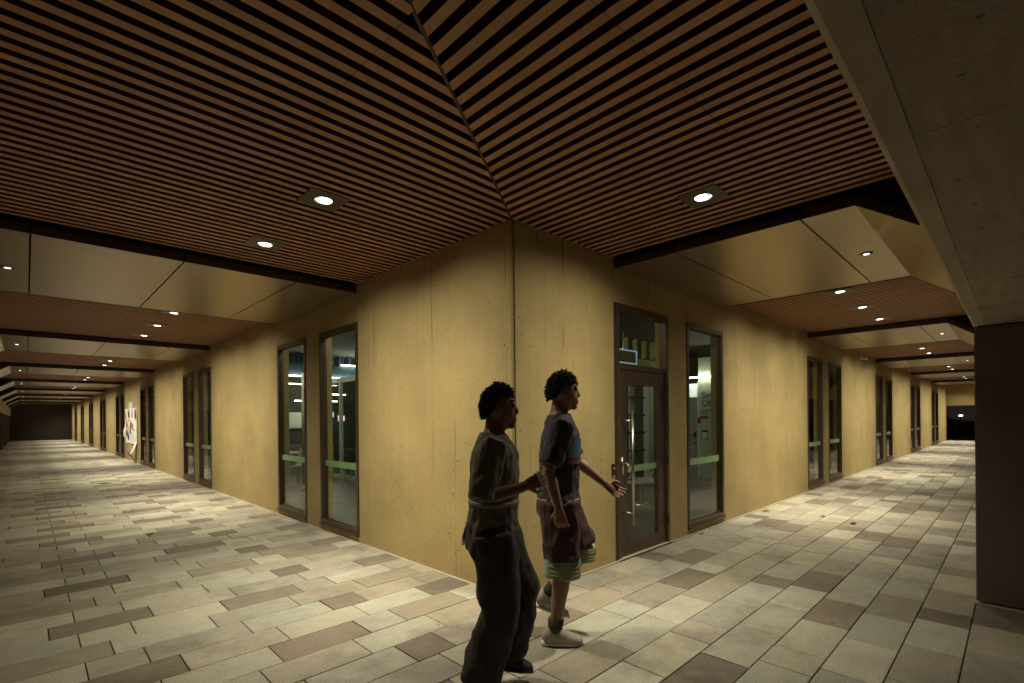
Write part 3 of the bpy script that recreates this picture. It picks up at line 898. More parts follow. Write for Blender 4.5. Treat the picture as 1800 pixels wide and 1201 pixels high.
mb = MB(); mb.prism([(9.094, 2.605, 1.47), (9.094, 2.41, 1.47), (9.094, 2.36, 1.505), (9.094, 2.41, 1.545), (9.094, 2.605, 1.545)], (0.004, 0, 0)); part('arrow_block', mb, M['redink'], ws)
nt_ = empty('paper_notice', (9.09, 2.48, 1.06), 'black bordered paper notice low on the pale inner wall', 'notice')
mb = MB(); mb.box(9.092, 9.098, 2.40, 2.555, 0.96, 1.19); part('border', mb, M['ink'], nt_)
mb = MB(); mb.box(9.088, 9.092, 2.412, 2.543, 0.975, 1.145); part('sheet', mb, M['paper'], nt_)

mb = MB(); mb.loft([((1.53, 7.85, 0.0), 0.225, 0.225), ((1.53, 7.85, 0.14), 0.225, 0.225)], 28)
colr = empty('inner_column', (1.53, 7.85, 0), 'round pale column standing inside behind the second left window', 'column')
part('column_base', mb, flat('grey_skirting', (0.25, 0.27, 0.22), 0.6), colr, True)
mb = MB(); mb.loft([((1.53, 7.85, 0.141), 0.218, 0.218), ((1.53, 7.85, 2.55), 0.218, 0.218)], 28); part('column_shaft', mb, M['iwall'], colr, True)

gp = empty('glass_partition', (2.9, 8.9, 0), 'pale framed inner glass partition behind the first left window', 'partition')
for (y0, y1) in ((8.25, 8.33), (9.30, 9.38), (10.4, 10.48)):
    mb = MB(); mb.box(2.86, 2.94, y0, y1, 0.0, 2.62); part('post', mb, M['iwall'], gp)
for z0, z1 in ((0.0, 0.10), (2.5, 2.62)):
    for (y0, y1) in ((8.332, 9.298), (9.382, 10.398)):
        mb = MB(); mb.box(2.87, 2.93, y0, y1, z0, z1); part('rail', mb, M['iwall'], gp)
for (y0, y1) in ((8.335, 9.295), (9.385, 10.395)):
    mb = MB(); mb.box(2.897, 2.903, y0, y1, 0.102, 2.498); part('pane', mb, M['glass'], gp)
wb = empty('whiteboard', (3.0, 13.9, 1.5), 'white board on the far wall behind the second left window', 'whiteboard')
mb = MB(); mb.box(2.2, 4.1, 13.94, 13.99, 1.28, 1.80); part('board', mb, M['white'], wb)
mb = MB(); mb.box(2.2, 4.1, 13.93, 13.99, 1.25, 1.279); part('board_tray', mb, M['steel'], wb)
mb = MB(); mb.box(2.2, 4.6, 13.5, 13.95, 0.0, 0.72); single('low_cabinet', mb, flat('cabinet_front', (0.20, 0.19, 0.14), 0.6), (3.4, 13.7, 0), 'low olive cabinet under the far white board', 'cabinet')
def screen(x, y, z, w_, h_, mat, label):
    e = empty('display_screen', (x, y, z), label, 'screen')
    mb = MB(); mb.box(x - w_/2 - 0.02, x + w_/2 + 0.02, y + 0.006, y + 0.04, z - h_/2 - 0.02, z + h_/2 + 0.02); part('casing', mb, M['white'], e)
    mb = MB(); mb.box(x - w_/2, x + w_/2, y, y + 0.005, z - h_/2, z + h_/2); part('display', mb, mat, e)
    mb = MB(); mb.tube((x, y + 0.02, z - h_/2 - 0.02), (x, y + 0.02, 0.0), 0.02); part('stand', mb, M['steel'], e)
screen(4.17, 12.0, 1.58, 0.20, 0.16, M['screen'], 'small pink lit screen behind the first left window')
screen(3.86, 12.05, 1.70, 0.16, 0.13, M['bluescreen'], 'small blue lit screen behind the first left window')

def chair():
    e = empty('chair', (0, 0, 0))
    mb = MB()
    prof = [(0.22, 0.44), (0.10, 0.425), (-0.10, 0.425), (-0.19, 0.45), (-0.225, 0.52), (-0.25, 0.68), (-0.275, 0.84)]
    wid = [0.20, 0.215, 0.21, 0.205, 0.20, 0.195, 0.165]
    pts = []
    for (x, z), w_ in zip(prof, wid): pts += [(x, -w_, z), (x, 0, z - 0.012), (x, w_, z)]
    off = Vector((0, 0, -0.012)); n_ = len(pts)
    fs = []
    for i in range(len(prof) - 1):
        for j in range(2): fs.append((i*3+j, i*3+j+1, i*3+j+4, i*3+j+3))
    low = [(p[0] - (0.012 if p[2] > 0.5 else 0), p[1], p[2] - (0.012 if p[2] < 0.5 else 0)) for p in pts]
    mb.poly(pts + low, fs + [tuple(reversed([q + n_ for q in f])) for f in fs])
    link('seat_shell', mb.mesh('seat_shell', [M['white']], True), e)
    for sx in (1, -1):
        for sy in (1, -1):
            mb = MB(); mb.tube((0.12*sx - 0.02, 0.13*sy, 0.42), (0.20*sx - 0.02, 0.20*sy, 0.0), 0.011); link('leg', mb.mesh('leg', [M['white']], True), e)
    return e
ch0 = chair()
for i, (x, y, rz, lb) in enumerate(((2.55, 8.05, 2.2, 'white shell chair beside the glass partition, behind the first left window'),
                                    (2.15, 8.75, -0.5, 'white shell chair mostly hidden at the left edge of the first left window'),
                                    (1.72, 9.15, -2.6, 'white shell chair at the white table behind the second left window'))):
    o = ch0 if i == 0 else copy_tree(ch0)
    o.location = (x, y, 0); o.rotation_euler = (0, 0, rz); tag(o, lb, 'chair', 'white shell chairs')
tb = empty('table', (1.75, 9.85, 0), 'white topped table behind the second left window', 'table')
mb = MB(); mb.box(1.1, 2.5, 9.5, 10.2, 0.70, 0.73); part('table_top', mb, M['white'], tb)
for x in (1.2, 2.4):
    for y in (9.6, 10.1):
        mb = MB(); mb.tube((x, y, 0.70), (x, y, 0), 0.02); part('leg', mb, M['steel'], tb)
rt = empty('round_table', (4.75, 1.65, 0), 'low round white table inside the glass door', 'table')
mb = MB(); mb.loft([((4.75, 1.65, 0.40), 0.38, 0.38), ((4.75, 1.65, 0.425), 0.38, 0.38)], 32); part('table_top', mb, M['white'], rt)
mb = MB(); mb.loft([((4.75, 1.65, 0.0), 0.16, 0.16), ((4.75, 1.65, 0.02), 0.15, 0.15), ((4.75, 1.65, 0.03), 0.03, 0.03), ((4.75, 1.65, 0.399), 0.03, 0.03)], 20); part('pedestal', mb, M['steel'], rt)
for i in range(3):
    mb = MB(); a = 0.5 + i; c_ = Vector((4.72 - 0.09*i, 1.72 + 0.08*i, 0.428 + 0.012*i)); d1 = Vector((cos(a), sin(a), 0)); d2 = Vector((-sin(a), cos(a), 0))
    q = [c_ + d1*0.11 + d2*0.08, c_ - d1*0.11 + d2*0.08, c_ - d1*0.11 - d2*0.08, c_ + d1*0.11 - d2*0.08]
    mb.prism(q, (0, 0, 0.010)); single('magazine', mb, M['paper'] if i != 1 else M['ink'], c_, ('white magazine lying lowest on the low round table', 'black magazine in the middle of the pile on the low round table', 'white magazine on top of the pile on the low round table')[i], 'magazine')
mb = MB(); n_ = 24
for i in range(n_):
    a, b = 2*pi*i/n_, 2*pi*(i+1)/n_
    cc = Vector((4.86, 1.46, 0.425)); dd = Vector((0.7, -0.7, 0))
    mb.tube(cc + dd*0.06*cos(a) + Vector((0, 0, 0.085 + 0.06*sin(a))), cc + dd*0.06*cos(b) + Vector((0, 0, 0.085 + 0.06*sin(b))), 0.022, n=8)
single('tape_roll', mb, M['white'], (4.86, 1.46, 0.43), 'white ring shaped roll standing on the low round table', 'roll', smooth=True)

# ================================================================== THINGS ON THE OUTER WALLS
cr = empty('access_reader', (1.447, 0, 0.975), 'small black access reader with a red light on the wall beside the door', 'card reader')
mb = MB(); mb.box(1.428, 1.466, -0.022, 0.001, 0.92, 1.035); part('reader_body', mb, M['black'], cr)
mb = MB(); mb.box(1.442, 1.452, -0.0235, -0.0215, 0.985, 0.995); part('indicator', mb, M['redled'], cr)
sc_ = empty('security_camera', (13.2, 0, 3.07), 'small white security camera high on the right wall', 'camera')
mb = MB(); mb.box(13.15, 13.25, -0.03, 0.001, 3.02, 3.12); part('mount', mb, M['white'], sc_)
mb = MB(); mb.loft([((13.2, -0.03, 3.07), 0.035, 0.035), ((13.2, -0.12, 3.05), 0.04, 0.04), ((13.2, -0.16, 3.04), 0.035, 0.035)], 14); part('camera_body', mb, M['white'], sc_, True)

po = empty('poster_board', (-0.01, 21.4, 1.4), 'large white sheet of colourful cuttings peeling off the left wall', 'poster')
mb = MB(); nx, nz = 14, 8; pts = []
for i in range(nx + 1):
    for j in range(nz + 1):
        y = 19.92 + 3.0 * i / nx; z = 0.68 + 1.38 * j / nz
        lift = 0.02 + 0.012 * sin(i * 1.3) * cos(j) + (0.16 * max(0, i - 12.4) / 3 * max(0, 1 - abs(j - 2.4) / 1.6))
        pts.append((-lift, y, z))
fs = []
for i in range(nx):
    for j in range(nz): fs.append((i*(nz+1)+j, (i+1)*(nz+1)+j, (i+1)*(nz+1)+j+1, i*(nz+1)+j+1))
n_ = len(pts); bk = [(p[0] + 0.004, p[1], p[2]) for p in pts]
mb.poly(pts + bk, fs + [tuple(reversed([q + n_ for q in f])) for f in fs]); part('sheet', mb, M['paper'], po, True)
mb = MB(); mb.box(-0.012, -0.006, 21.05, 21.95, 2.05, 2.30); part('top_sheet', mb, M['paper'], po)
for z in (2.10, 2.16, 2.22, 2.26):
    mb = MB(); mb.box(-0.0135, -0.0122, 21.12, 21.88, z, z + 0.018); part('print_line', mb, flat('grey_print', (0.25, 0.27, 0.25), 0.8), po)
mb = MB()
mb.loft([((-0.03, 20.05, 0.74), 0.17, 0.012), ((-0.08, 20.25, 0.50), 0.17, 0.02), ((-0.13, 20.6, 0.30), 0.15, 0.03)], 12); part('torn_flap', mb, M['paper'], po, True)
mb = MB(); mb.loft([((-0.19, 20.42, 0.32), 0.13, 0.03), ((-0.12, 20.25, 0.20), 0.11, 0.02), ((-0.05, 20.0, 0.06), 0.05, 0.01)], 12); part('torn_flap', mb, flat('purple_print', (0.12, 0.05, 0.12), 0.8), po, True)
pc = [(0.55,0.20,0.05),(0.12,0.06,0.03),(0.45,0.05,0.04),(0.10,0.14,0.30),(0.50,0.30,0.08),(0.35,0.04,0.10),(0.05,0.10,0.08),(0.45,0.12,0.10)]
pm = [flat('poster_print_%s' % n__, c, 0.8) for n__, c in zip(('orange','umber','red','blue','amber','crimson','green','brick'), pc)]
for i, (y, z, a, b, mi_) in enumerate(((22.7,1.80,.12,.20,0),(21.85,1.85,.13,.20,1),(20.95,1.85,.05,.22,3),(20.12,1.82,.16,.24,5),(22.3,1.42,.10,.20,2),(21.9,1.60,.10,.05,2),(21.1,1.40,.28,.14,7),(20.8,1.40,.10,.10,4),(22.35,1.10,.18,.18,1),(21.95,0.98,.13,.20,3),(21.5,1.20,.14,.18,4),(21.3,1.45,.08,.2,6),(20.6,1.22,.07,.05,3),(20.9,0.98,.04,.2,6),(22.0,1.30,.1,.1,7))):
    mb = MB(); ln = 14
    q = [(-0.046, y + a*cos(2*pi*t/ln), z + b*sin(2*pi*t/ln)*(0.8 + 0.2*cos(3*t))) for t in range(ln)]
    mb.prism(q, (0.003, 0, 0)); part('cutting', mb, pm[mi_], po)

# ================================================================== FALLEN LEAVES AND LITTER
def leaf(x, y, r, mat, label, seed):
    rr = random.Random(seed); mb = MB(); pts = []; n_ = 12
    for i in range(n_):
        a = 2*pi*i/n_; k = r * (1.0 if i % 3 == 0 else 0.55) * rr.uniform(0.8, 1.15)
        pts.append((x + k*cos(a), y + k*0.8*sin(a), 0.012 + rr.uniform(-0.004, 0.016)))
    c_ = (x, y, 0.010)
    mb.poly(pts + [c_], [(i, (i+1) % n_, n_) for i in range(n_)])
    low = [(p[0], p[1], p[2] - 0.002) for p in pts + [c_]]
    mb.poly(low, [((i+1) % n_, i, n_) for i in range(n_)])
    mb.tube((x, y, 0.012), (x - r*1.1, y - r*0.3, 0.015), r*0.03, n=5)
    single('fallen_leaf', mb, mat, (x, y, 0), label, 'leaf', 'fallen leaves on the paving')
leaf(5.5, -0.13, 0.10, M['leafy'], 'yellow fallen leaf on the paving close to the right wall', 1)
leaf(5.6, -0.92, 0.055, M['leafb'], 'small brown curled leaf on the right paving out from the yellow leaf', 2)
leaf(3.3, -0.10, 0.04, M['leafy'], 'tiny yellow leaf at the wall foot below the right window', 3)
leaf(-1.55, 12.9, 0.16, M['leafb'], 'brown leaf litter far along the left paving', 4)
leaf(-1.76, 5.2, 0.05, M['leafb'], 'small dark curled leaf on the left paving', 5)
mb = MB(); mb.box(5.28, 5.40, -1.38, -1.33, -0.001, 0.012); single('litter', mb, M['black'], (5.34, -1.35, 0), 'flat black scrap of litter on the right paving', 'litter')

# ================================================================== BEYOND THE OPEN END
sh = empty('shrub', (42.0, 0.3, -0.12), 'dark leafy shrub beyond the open end of the right walkway', 'shrub')
rr = random.Random(5); mb = MB()
for i in range(2600):
    d = Vector((rr.gauss(0, 1), rr.gauss(0, 1), rr.gauss(0, 1))).normalized() * rr.uniform(0.3, 1.0) ** 0.5
    p = Vector((42.0 + d.x * 0.9, 0.2 + d.y * 1.3, 0.60 + d.z * 0.72 * (1 + 0.2*sin(d.y*5))))
    u_ = Vector((rr.gauss(0,1), rr.gauss(0,1), rr.gauss(0,1))).normalized() * 0.07; v_ = u_.cross(Vector((rr.gauss(0,1), rr.gauss(0,1), 1))).normalized() * 0.035
    mb.poly([p - u_, p + v_, p + u_, p - v_], [(0, 1, 2, 3)])
o = part('foliage', mb, M['foliage'], sh)
mb = MB()
for i in range(5): mb.tube((42.0, 0.2, -0.12), (42.0 + rr.uniform(-.4, .4), 0.2 + rr.uniform(-.7, .7), 0.8), 0.03, 0.012, 7)
part('stem', mb, M['bark'], sh)
tr = empty('tree', (44.0, -1.5, -0.12), 'slim pale trunked tree beside the far dark column', 'tree')
mb = MB(); mb.loft([((44.0, -1.5, -0.12), 0.09, 0.09), ((44.03, -1.47, 1.5), 0.07, 0.07), ((43.97, -1.5, 3.4), 0.05, 0.05), ((44.0, -1.4, 5.0), 0.02, 0.02)], 10); part('trunk', mb, M['bark'], tr, True)
for i in range(4):
    mb = MB(); z = 2.6 + 0.5*i; a = 1.9*i; mb.tube((44, -1.48, z), (44 + 0.9*cos(a), -1.48 + 0.9*sin(a), z + 0.8), 0.025, 0.01, 7); part('branch', mb, M['bark'], tr, True)
mb = MB()
for i in range(1800):
    d = Vector((rr.gauss(0, 1), rr.gauss(0, 1), rr.gauss(0, 1))).normalized() * rr.uniform(0.2, 1.0) ** 0.5
    p = Vector((44.0 + d.x * 1.5, -1.45 + d.y * 1.5, 4.4 + d.z * 1.3))
    u_ = Vector((rr.gauss(0,1), rr.gauss(0,1), rr.gauss(0,1))).normalized() * 0.10; v_ = u_.cross(Vector((rr.gauss(0,1), rr.gauss(0,1), 1))).normalized() * 0.05
    mb.poly([p - u_, p + v_, p + u_, p - v_], [(0, 1, 2, 3)])
part('crown', mb, M['foliage'], tr)
gl_ = empty('garden_lamp', (48.0, 0.1, -0.12), 'small glowing garden lamp in the dark beyond the right walkway', 'lamp')
mb = MB(); mb.tube((48, 0.1, -0.12), (48, 0.1, 1.36), 0.035); part('post', mb, M['black'], gl_)
mb = MB(); mb.ball((48, 0.1, 1.44), 0.13, rz=0.07); part('lamp_head', mb, M['garden'], gl_, True)
bn = empty('bench', (43.0, -0.95, -0.12), 'pale concrete bench in the dark beyond the right walkway', 'bench')
mb = MB(); mb.box(42.8, 43.2, -1.5, -0.6, 0.55, 0.63); part('seat', mb, M['concrete_s'], bn)
for y in (-1.4, -0.75):
    mb = MB(); mb.box(42.85, 43.15, y, y + 0.1, -0.12, 0.549); part('leg', mb, M['concrete_s'], bn)

# ================================================================== PEOPLE
def remesh(mb, name, mats, voxel, smooth=2, wr=0.0, freq=9.0, parent=None, seed=0):
    me = mb.mesh(name, mats)
    ob_ = bpy.data.objects.new(name, me); COL.objects.link(ob_)
    md = ob_.modifiers.new('r', 'REMESH'); md.mode = 'VOXEL'; md.voxel_size = voxel
    if smooth:
        sm = ob_.modifiers.new('s', 'SMOOTH'); sm.iterations = smooth; sm.factor = 0.5
    dg = bpy.context.evaluated_depsgraph_get(); dg.update()
    m2 = bpy.data.meshes.new_from_object(ob_.evaluated_get(dg)); m2.name = name
    m2.materials.clear()
    for mt in mats: m2.materials.append(mt)
    bpy.data.objects.remove(ob_)
    if wr:
        off = Vector((seed * 3.1, 0, 0))
        cs = [(v.co.copy(), v.normal.copy()) for v in m2.vertices]
        for v, (c, n_) in zip(m2.vertices, cs):
            q = Vector((c.x * freq, c.y * freq, c.z * freq * 0.55)) + off
            r = 1 - abs(noise.noise(q)) * 2
            v.co = c + n_ * wr * (r * 0.7 + noise.noise(q * 2.3) * 0.5)
    m2.polygons.foreach_set('use_smooth', [True] * len(m2.polygons))
    at = m2.attributes.get('tint') or m2.attributes.new('tint', 'FLOAT_COLOR', 'FACE')
    if at.domain == 'FACE': at.data.foreach_set('color', [1.0] * (4 * len(m2.polygons)))
    o = link(name, m2, parent)
    return o

def hand(mb, wr, d, pn, curl, side, s):
    """wr wrist, d direction of the hand, pn palm normal"""
    d = d.normalized(); sd = d.cross(pn).normalized(); pn = sd.cross(d).normalized()
    c1 = wr + d * 0.085 * s
    mb.loft([(wr - d*0.01, 0.024*s, 0.024*s), (wr + d*0.03*s, 0.036*s, 0.017*s), (c1, 0.041*s, 0.014*s)], 14, True, sd)
    for i, (off, L) in enumerate(((-0.033, 0.068), (-0.011, 0.078), (0.012, 0.073), (0.034, 0.058))):
        p = c1 + sd * off * s - d * 0.012; q = p + (d * 0.55 + pn * curl * 0.4 + sd*off*1.2) * L * s
        e_ = q + (d * 0.40 + pn * curl * 0.7) * L * 0.8 * s
        mb.loft([(p, 0.0095*s, 0.0095*s), (q, 0.0088*s, 0.0088*s), (e_, 0.0068*s, 0.0068*s)], 9)
    t0 = wr + d*0.025*s + sd * (-0.026) * s; t1 = t0 + (d*0.6 - sd*0.75 + pn*0.35)*0.042*s; t2 = t1 + (d*0.9 - sd*0.1 + pn*0.3)*0.034*s
    mb.loft([(t0, 0.013*s, 0.013*s), (t1, 0.0105*s, 0.0105*s), (t2, 0.008*s, 0.008*s)], 9)

def face_fn(s):
    def fn(x, y, z):
        zz = z / (0.125*s)
        if zz < 0:
            k = min(1, -zz)
            y *= 1 - 0.34 * k**1.4
            x = x * (1 - 0.10*k) + 0.018*s*k
            if x < 0: x *= 1 - 0.35*k
        if x > 0.05*s and -0.2 < zz < 0.35: x -= 0.006*s       # eye sockets
        if x < 0 and zz > -0.2: x *= 1.08
        return (x, y, z)
    return fn

def person(name, loc, rz, s, J, skin, hairm, clothes, label, hairfn):
    def V(p): return Vector(p) * s
    mb = MB()
    hc = V(J['head'])
    # trunk
    tr_ = [V(p) for p in J['spine']]
    rad = [(0.150, 0.105), (0.135, 0.095), (0.150, 0.105), (0.165, 0.100), (0.115, 0.075), (0.058, 0.056)]
    mb.loft([(p, a*s, b*s) for p, (a, b) in zip(tr_, rad)], 20)
    mb.loft([(tr_[-1] - Vector((0.01, 0, 0.05))*s, 0.064*s, 0.062*s), (tr_[-1], 0.056*s, 0.058*s), (hc + V((-0.018, 0, -0.07)), 0.054*s, 0.058*s), (hc + V((-0.012, 0, -0.02)), 0.05*s, 0.055*s)], 16)
    mb.ball(hc, 0.098*s, 24, 18, rz=0.125*s, ry=0.077*s, fn=face_fn(s))
    # nose, lips, chin, brows, ears
    mb.loft([(hc + V((0.088, 0, 0.022)), 0.008*s, 0.008*s), (hc + V((0.100, 0, -0.010)), 0.012*s, 0.012*s), (hc + V((0.103, 0, -0.024)), 0.017*s, 0.012*s), (hc + V((0.090, 0, -0.034)), 0.012*s, 0.006*s)], 10)
    mb.ball(hc + V((0.091, 0, -0.056)), 0.010*s, 10, 7, rz=0.007*s, ry=0.022*s)
    mb.ball(hc + V((0.089, 0, -0.069)), 0.010*s, 10, 7, rz=0.008*s, ry=0.020*s)
    mb.ball(hc + V((0.070, 0, -0.094)), 0.022*s, 12, 9, rz=0.024*s, ry=0.030*s)
    for sy in (1, -1):
        mb.ball(hc + V((0.080, 0.032*sy, 0.040)), 0.012*s, 10, 7, rz=0.007*s, ry=0.024*s)
        mb.ball(hc + V((-0.008, 0.079*sy, -0.005)), 0.020*s, 10, 7, rz=0.032*s, ry=0.008*s)
    for sd in ('R', 'L'):
        sh_, el, wr, hd_ = [V(p) for p in J['arm' + sd]]
        ctr = tr_[3]
        mb.loft([(ctr.lerp(sh_, 0.4), 0.06*s, 0.06*s), (sh_, 0.056*s, 0.056*s), (sh_.lerp(el, 0.45), 0.049*s, 0.049*s), (el, 0.038*s, 0.038*s), (el.lerp(wr, 0.3), 0.040*s, 0.040*s), (wr, 0.025*s, 0.027*s)], 14)
        sgn = 1 if sd == 'L' else -1
        hand(mb, wr, hd_, Vector((0.3, -sgn, 0.1)), 0.8, sgn, s)
        hp, kn, an, toe = [V(p) for p in J['leg' + sd]]
        mb.loft([(hp + V((0, 0, 0.06)), 0.085*s, 0.09*s), (hp, 0.088*s, 0.092*s), (hp.lerp(kn, 0.5), 0.070*s, 0.075*s), (kn, 0.052*s, 0.055*s), (kn.lerp(an, 0.3), 0.052*s, 0.056*s), (kn.lerp(an, 0.7), 0.038*s, 0.042*s), (an, 0.034*s, 0.038*s)], 16)
        mb.loft([(an + (an - toe)*0.25 + V((0, 0, -0.02)), 0.025*s, 0.025*s), (an + V((0, 0, -0.035)), 0.034*s, 0.038*s), (an.lerp(toe, 0.6), 0.038*s, 0.026*s), (toe, 0.028*s, 0.014*s)], 12)
    body = remesh(mb, name, [skin], 0.0065 * s, 2)
    body.location = loc; body.rotation_euler = (0, 0, rz)
    tag(body, label, 'person', 'people walking past the corner')
    for sy in (1, -1):
        e_ = MB(); e_.ball(hc + V((0.079, 0.030*sy, 0.018)), 0.0125*s, 10, 7); link('eye', e_.mesh('eye', [M['eye']], True), body)
        e_ = MB(); e_.loft([(hc + V((0.092, 0.012*sy, 0.040)), 0.004*s, 0.005*s), (hc + V((0.088, 0.034*sy, 0.046)), 0.004*s, 0.006*s), (hc + V((0.072, 0.052*sy, 0.040)), 0.003*s, 0.004*s)], 8); link('eyebrow', e_.mesh('eyebrow', [hairm], True), body)
    hb_ = MB(); lk_ = hairfn(hb_, hc, s); lk_(hb_)
    link('hair', hb_.mesh('hair', [hairm], True), body)
    clothes(body, J, V, tr_, s)
    return body

def cap_hair(mb, hc, s, front=0.058, back=-0.055):
    def fn(x, y, z):
        hl = (front if x > 0.03*s else front + (back - front) * min(1, (0.03*s - x) / (0.10*s))) * s
        if z < hl: return (x*0.78, y*0.78, min(z*0.8, hl*0.9))
        return (x*1.03 - 0.004, y*1.05, z*1.05)
    mb.ball(hc, 0.100*s, 28, 22, rz=0.127*s, ry=0.079*s, fn=fn)
def locks(mb, hc, s, n, seed, lmin, lmax, front, back, curl, top=0.0):
    rr_ = random.Random(seed); k = 0
    while k < n:
        d = Vector((rr_.gauss(0, 1), rr_.gauss(0, 1), rr_.gauss(0.4, 1))).normalized()
        q = Vector((d.x * 0.100 - 0.004, d.y * 0.079, d.z * 0.128))
        if q.x < 0: q.x *= 1.08
        hl = front if q.x > 0.03 else front + (back - front) * min(1, (0.03 - q.x) / 0.10)
        if q.z < hl: continue
        k += 1
        L = rr_.uniform(lmin, lmax) * (1 + top * max(0, q.z / 0.12) * (1.0 if q.x > -0.02 else 0.4))
        side_ = Vector((rr_.gauss(0, 1), rr_.gauss(0, 1), rr_.gauss(0, 1))) * curl
        dr = (d + Vector((-0.25, 0, -0.15 if q.z < 0.06 else 0.25)) + side_).normalized()
        p0 = hc + q * s * 0.97; p1 = p0 + dr * L * 0.6 * s; p2 = p1 + (dr + side_ * 0.8 + Vector((0, 0, -0.2))).normalized() * L * 0.55 * s
        mb.loft([(p0, 0.0075*s, 0.0075*s), (p1, 0.0058*s, 0.0058*s), (p2, 0.0012*s, 0.0012*s)], 5)
def hair_one(mb, hc, s):
    cap_hair(mb, hc, s); return lambda m_: locks(m_, hc, s, 620, 3, 0.007, 0.012, 0.062, -0.06, 0.3, 2.0)
def hair_two(mb, hc, s):
    cap_hair(mb, hc, s, 0.055, -0.05); return lambda m_: locks(m_, hc, s, 900, 4, 0.012, 0.021, 0.058, -0.05, 0.8, 0.5)

def shoe(an, toe, s, body, mat, sole):
    d = (toe - an); d.z = 0; d.normalize(); mb = MB()
    fw = (toe - an)
    mb.loft([(an + d*(-0.075*s) + Vector((0, 0, -0.045*s)), 0.028*s, 0.030*s), (an + d*(-0.03*s) + Vector((0, 0, -0.02*s)), 0.044*s, 0.062*s), (an + d*0.03*s + Vector((0, 0, -0.028*s)), 0.046*s, 0.056*s), (an.lerp(toe, 0.65) + Vector((0, 0, -0.005)), 0.049*s, 0.036*s), (toe + Vector((0, 0, 0.002)), 0.044*s, 0.028*s), (toe + d*0.03*s, 0.024*s, 0.016*s)], 16)
    sh_ = remesh(mb, 'shoe', [mat], 0.006, 2, parent=body)
    so = MB(); sd_ = Vector((-d.y, d.x, 0)); hz = an + d*(-0.085*s); hz.z = min(an.z, toe.z + 0.075*s) - 0.078*s
    hz.z = max(hz.z, an.z - 0.078*s); tz = toe + d*0.035*s; tz.z = toe.z - 0.024*s
    q = [hz - sd_*0.024, hz.lerp(tz, 0.2) - sd_*0.036, hz.lerp(tz, 0.7) - sd_*0.046, tz - sd_*0.024, tz + sd_*0.024, hz.lerp(tz, 0.7) + sd_*0.046, hz.lerp(tz, 0.2) + sd_*0.036, hz + sd_*0.024]
    so.prism(q, (0, 0, 0.016)); link('sole', so.mesh('sole', [sole]), sh_)
    return sh_

def torso_cloth(mb, tr_, s, ext, J, V, z0, sleeve, flare=1.0, arms='RL'):
    top = tr_[4]
    pel = tr_[0]
    mb.loft([(Vector((pel.x, pel.y, z0*s)), (0.185 + ext)*s*flare, (0.135 + ext)*s*flare), (tr_[0].lerp(tr_[1], 0.5), (0.165 + ext)*s, (0.122 + ext)*s),
             (tr_[2], (0.172 + ext)*s, (0.122 + ext)*s), (tr_[3], (0.185 + ext)*s, (0.115 + ext)*s), (tr_[4], (0.135 + ext)*s, (0.085 + ext)*s), (tr_[4].lerp(tr_[5], 0.7), 0.075*s, 0.072*s)], 24)
    for sd in arms:
        sh_, el, wr, _ = [V(p) for p in J['arm' + sd]]
        e_ = sh_.lerp(el, sleeve) if sleeve <= 1 else el.lerp(wr, sleeve - 1)
        rings = [(tr_[3].lerp(sh_, 0.35), 0.085*s, 0.09*s), (sh_, 0.078*s, 0.076*s)]
        if sleeve > 1: rings += [(el, 0.068*s, 0.066*s)]
        rings += [(e_, 0.074*s, 0.068*s)]
        mb.loft(rings, 16)

def clothes_one(body, J, V, tr_, s):
    mb = MB(); torso_cloth(mb, tr_, s, 0.012, J, V, 0.83, 1.0, 0.99)
    t_ = remesh(mb, 'jersey', [M['tee1']], 0.008, 2, 0.013, 12, body, 1)
    for z, wd in ((1.085, 0.012), (1.13, 0.006)):
        f_ = (z*s - tr_[1].z) / (tr_[2].z - tr_[1].z); c = tr_[1].lerp(tr_[2], max(0, min(1, f_)))
        mb = MB(); mb.loft([(Vector((c.x, c.y, z*s - wd*s)), 0.192*s, 0.145*s), (Vector((c.x, c.y, z*s + wd*s)), 0.192*s, 0.145*s)], 28)
        link('jersey_stripe', mb.mesh('jersey_stripe', [M['band1']], True), t_)
    mb = MB(); pel = tr_[0]
    mb.loft([(pel + V((0, 0, 0.10)), 0.155*s, 0.115*s), (pel, 0.185*s, 0.145*s), (pel + V((0, 0, -0.10)), 0.19*s, 0.15*s)], 20)
    for sd in 'RL':
        hp, kn, an, toe = [V(p) for p in J['leg' + sd]]
        mb.loft([(hp, 0.115*s, 0.130*s), (hp.lerp(kn, 0.5), 0.110*s, 0.118*s), (kn, 0.098*s, 0.105*s), (kn.lerp(an, 0.5), 0.098*s, 0.108*s), (kn.lerp(an, 0.96), 0.100*s, 0.112*s)], 18)
        shoe(an, toe, s, body, M['shoeb'], M['black'])
    remesh(mb, 'trousers', [M['pants1']], 0.009, 2, 0.019, 9, body, 2)

